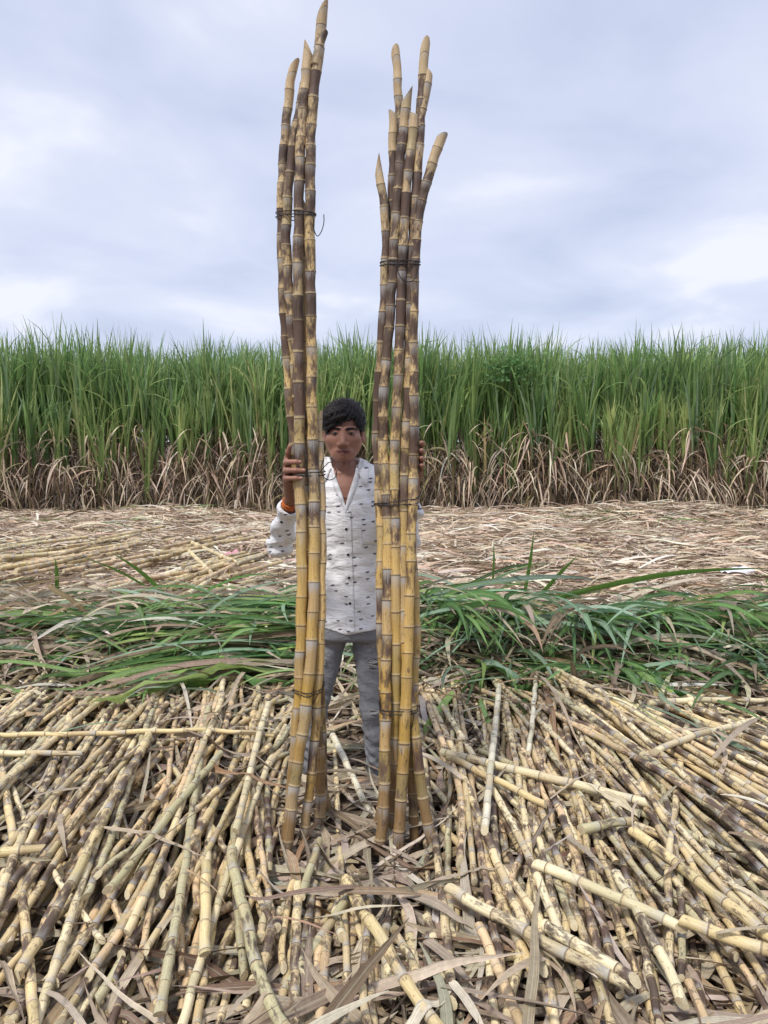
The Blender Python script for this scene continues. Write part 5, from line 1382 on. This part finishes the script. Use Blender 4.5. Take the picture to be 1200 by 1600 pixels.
# ---- jeans
def jeans_material():
    g = NT('grey_denim'); p = g.obj(); s = g.sep(p)
    n = g.noise(p, 320.0, 2.0); n2 = g.noise(p, 7.0, 4.0); n3 = g.noise(g.comb(s[0], s[1], g.math('MULTIPLY', s[2], 2.2)), 16.0, 3.0, dist=1.0)
    c = g.mix(n2, (0.145, 0.147, 0.158, 1), (0.235, 0.237, 0.250, 1))
    c = g.mix(g.math('MULTIPLY', g.step(0.45, 0.8, n3), 0.4), c, (0.33, 0.33, 0.34, 1))
    k = g.node('MapRange', i0=n, i1=0.3, i2=0.7, i3=0.8, i4=1.2)
    c = g.mix(1.0, c, g.comb(k, k, k), 'MULTIPLY')
    return g.done(g.bsdf(c, 0.9, g.bump(g.math('ADD', n3, g.math('MULTIPLY', n, 0.1)), 0.6, 0.012), 0.15))
M['jeans'] = jeans_material()
def jeans_f(P):
    d = loft(P, [0.5, 0.66, 0.80, 1.0], [0.166, 0.170, 0.160, 0.155], [0.116, 0.120, 0.108, 0.104])
    d = smax(d, P[:, 2] - (HEMZ + 0.06), 0.01)
    d = smax(d, 0.640 - P[:, 2], 0.03)
    for H_, K_, A_ in ((HIPL, KNL, FOOT_L), (HIPR, KNR, FOOT_R)):
        d = smin(d, s_cap(P, H_, K_, 0.081, 0.058), 0.025)
        d = smin(d, s_cap(P, K_, A_ + (0, 0, -0.01), 0.058, 0.048), 0.02)
    z = P[:, 2]
    low = smoothstep(0.50, 0.15, z) if False else np.clip((0.5 - z) / 0.35, 0, 1)
    ph = np.arctan2(P[:, 1] - 3.45, np.where(P[:, 0] < -0.15, P[:, 0] + 0.29, P[:, 0] + 0.04))
    cr_ = (0.0008 + 0.0035 * low) * np.sin(z * 88 + 2.4 * ph + 2.5 * np.sin(z * 17 + ph)) + 0.0022 * np.sin(z * 37 - 3.1 * ph + 1.8 * np.sin(z * 21)) + 0.0015 * low * np.sin(z * 150 - 4 * ph)
    d = d + cr_
    for A_ in (FOOT_L, FOOT_R):
        near = np.linalg.norm(P[:, :2] - A_[:2], axis=1) < 0.10
        d = np.where(near, np.maximum(d, (A_[2] - 0.028 - z)), d)
    return d
V, Q = nets(jeans_f, (-0.42, 3.28, -0.02), (0.12, 3.64, HEMZ + 0.10), 0.0055)
V = relax(V, Q, 1, 0.3)
jeans = link('jeans', mk_mesh('jeans', V - PO, Q, mats=[M['jeans']]), MAN)
# frayed tears: pale threads across a dark hole
m_thread = plain_material('frayed_thread', (0.42, 0.42, 0.42), 0.9, 90, 0.2, 0.1)
m_hole = plain_material('tear', (0.11, 0.085, 0.075), 0.9, 60, 0.2, 0.1)
def on_jeans(pix, lift_):
    """points of the jeans' front seen at those photo pixels"""
    d = np.array([ray(x, y) for x, y in pix]); d = d / d[:, 1:2]
    Y = np.full(len(d), 3.30)
    for _ in range(40):
        w = np.array([0, 0, CAM_H]) + d * Y[:, None]
        Y = Y + np.clip(jeans_f(w) - lift_, -0.02, 0.02) * 0.8
    return np.array([0, 0, CAM_H]) + d * Y[:, None]
def tear(cx_, cy_, w_, h_, n_):
    uu, vv = np.meshgrid(np.linspace(-1, 1, 9), np.linspace(-1, 1, 6))
    pix = np.stack([cx_ + w_ * uu * np.sqrt(np.clip(1 - vv * vv * .8, 0, 1)) + 1.2 * np.sin(5 * vv), cy_ + h_ * vv + 0.06 * w_ * uu], -1).reshape(-1, 2)
    G = on_jeans(pix, 0.0015).reshape(6, 9, 3)
    o = sheet('tear', G[..., 0], G[..., 1], G[..., 2], 0.001, m_hole, jeans)
    for k in range(n_):
        y_ = cy_ + h_ * (2 * (k + .5) / n_ - 1) + R.normal(0, .6); sl = R.normal(0, 1.2); u = np.linspace(-1, 1, 7); a_ = R.uniform(0.6, 1.1)
        p_ = on_jeans(np.stack([cx_ + w_ * a_ * u, y_ + sl * u + 0.6 * np.sin(u * 2 + k)], -1), 0.003 + 0.003 * (1 - u * u)) - PO
        VV, QQ = tube(p_, R.uniform(0.0008, 0.0024), 5)
        link('thread', mk_mesh('thread', VV, QQ, mats=[m_thread]), o)
tear(583, 1037, 8, 8, 8); tear(586, 1113, 7, 5, 6); tear(507, 1036, 2.5, 3, 3)
# ---- shoes, half lost in the trash
m_shoe = plain_material('dark_shoe', (0.03, 0.03, 0.034), 0.6, 40, 0.3, 0.2)
for A_ in (FOOT_L, FOOT_R):
    def shoe_f(P, A_=A_):
        d = smin(s_cap(P, A_ + (0, 0.02, -0.035), A_ + (0, -0.14, -0.052), 0.043, 0.034), s_ell(P, A_ + (0, 0.01, -0.01), (0.044, 0.05, 0.035)), 0.02)
        return smax(d, A_[2] - 0.075 - P[:, 2], 0.006)
    V, Q = nets(shoe_f, A_ + (-0.08, -0.21, -0.10), A_ + (0.08, 0.10, 0.06), 0.006)
    link('shoe', mk_mesh('shoe', V - PO, Q, mats=[m_shoe]), MAN)
# ---- threads he wears
m_or = plain_material('orange_thread', lin(186, 98, 42), 0.7, 120, 0.25, 0.3)
ax = unit(WRL - ELL); e1 = unit(np.cross(ax, [0, 1, 0])); e2 = np.cross(ax, e1)
wb = None
for k in range(4):
    c = ELL + (WRL - ELL) * (0.86 + 0.024 * k)
    th = np.linspace(0, 2 * math.pi, 25)[:-1]; rad = 0.0275 - 0.0006 * k + 0.001 * (k % 2)
    VV, QQ = tube(c + rad * (np.cos(th)[:, None] * e1 + np.sin(th)[:, None] * e2) + ax * (0.002 * np.sin(th + k))[:, None] - PO, 0.0034, 6, True)
    if wb is None: wb = link('wrist_thread', mk_mesh('wrist_thread', VV, QQ, mats=[m_or]), MAN)
    else: link('strand', mk_mesh('strand', VV, QQ, mats=[m_or]), wb)
m_red = plain_material('red_thread', (0.09, 0.015, 0.014), 0.7, 120, 0.2, 0.2)
pp = []
for px, py in ((521, 745), (527, 762), (534, 774), (540, 779), (546, 776), (551, 765), (556, 748)):
    w = at(px, py, 3.34)
    for _ in range(50): w = at(px, py, w[1] + float(np.clip(body_f(w[None])[0] - 0.0015, -0.02, 0.02)) * 0.8)
    pp.append(w)
VV, QQ = tube(resample(pp, 30) - PO, 0.0016, 6)
link('necklace', mk_mesh('necklace', VV, QQ, mats=[m_red]), MAN)
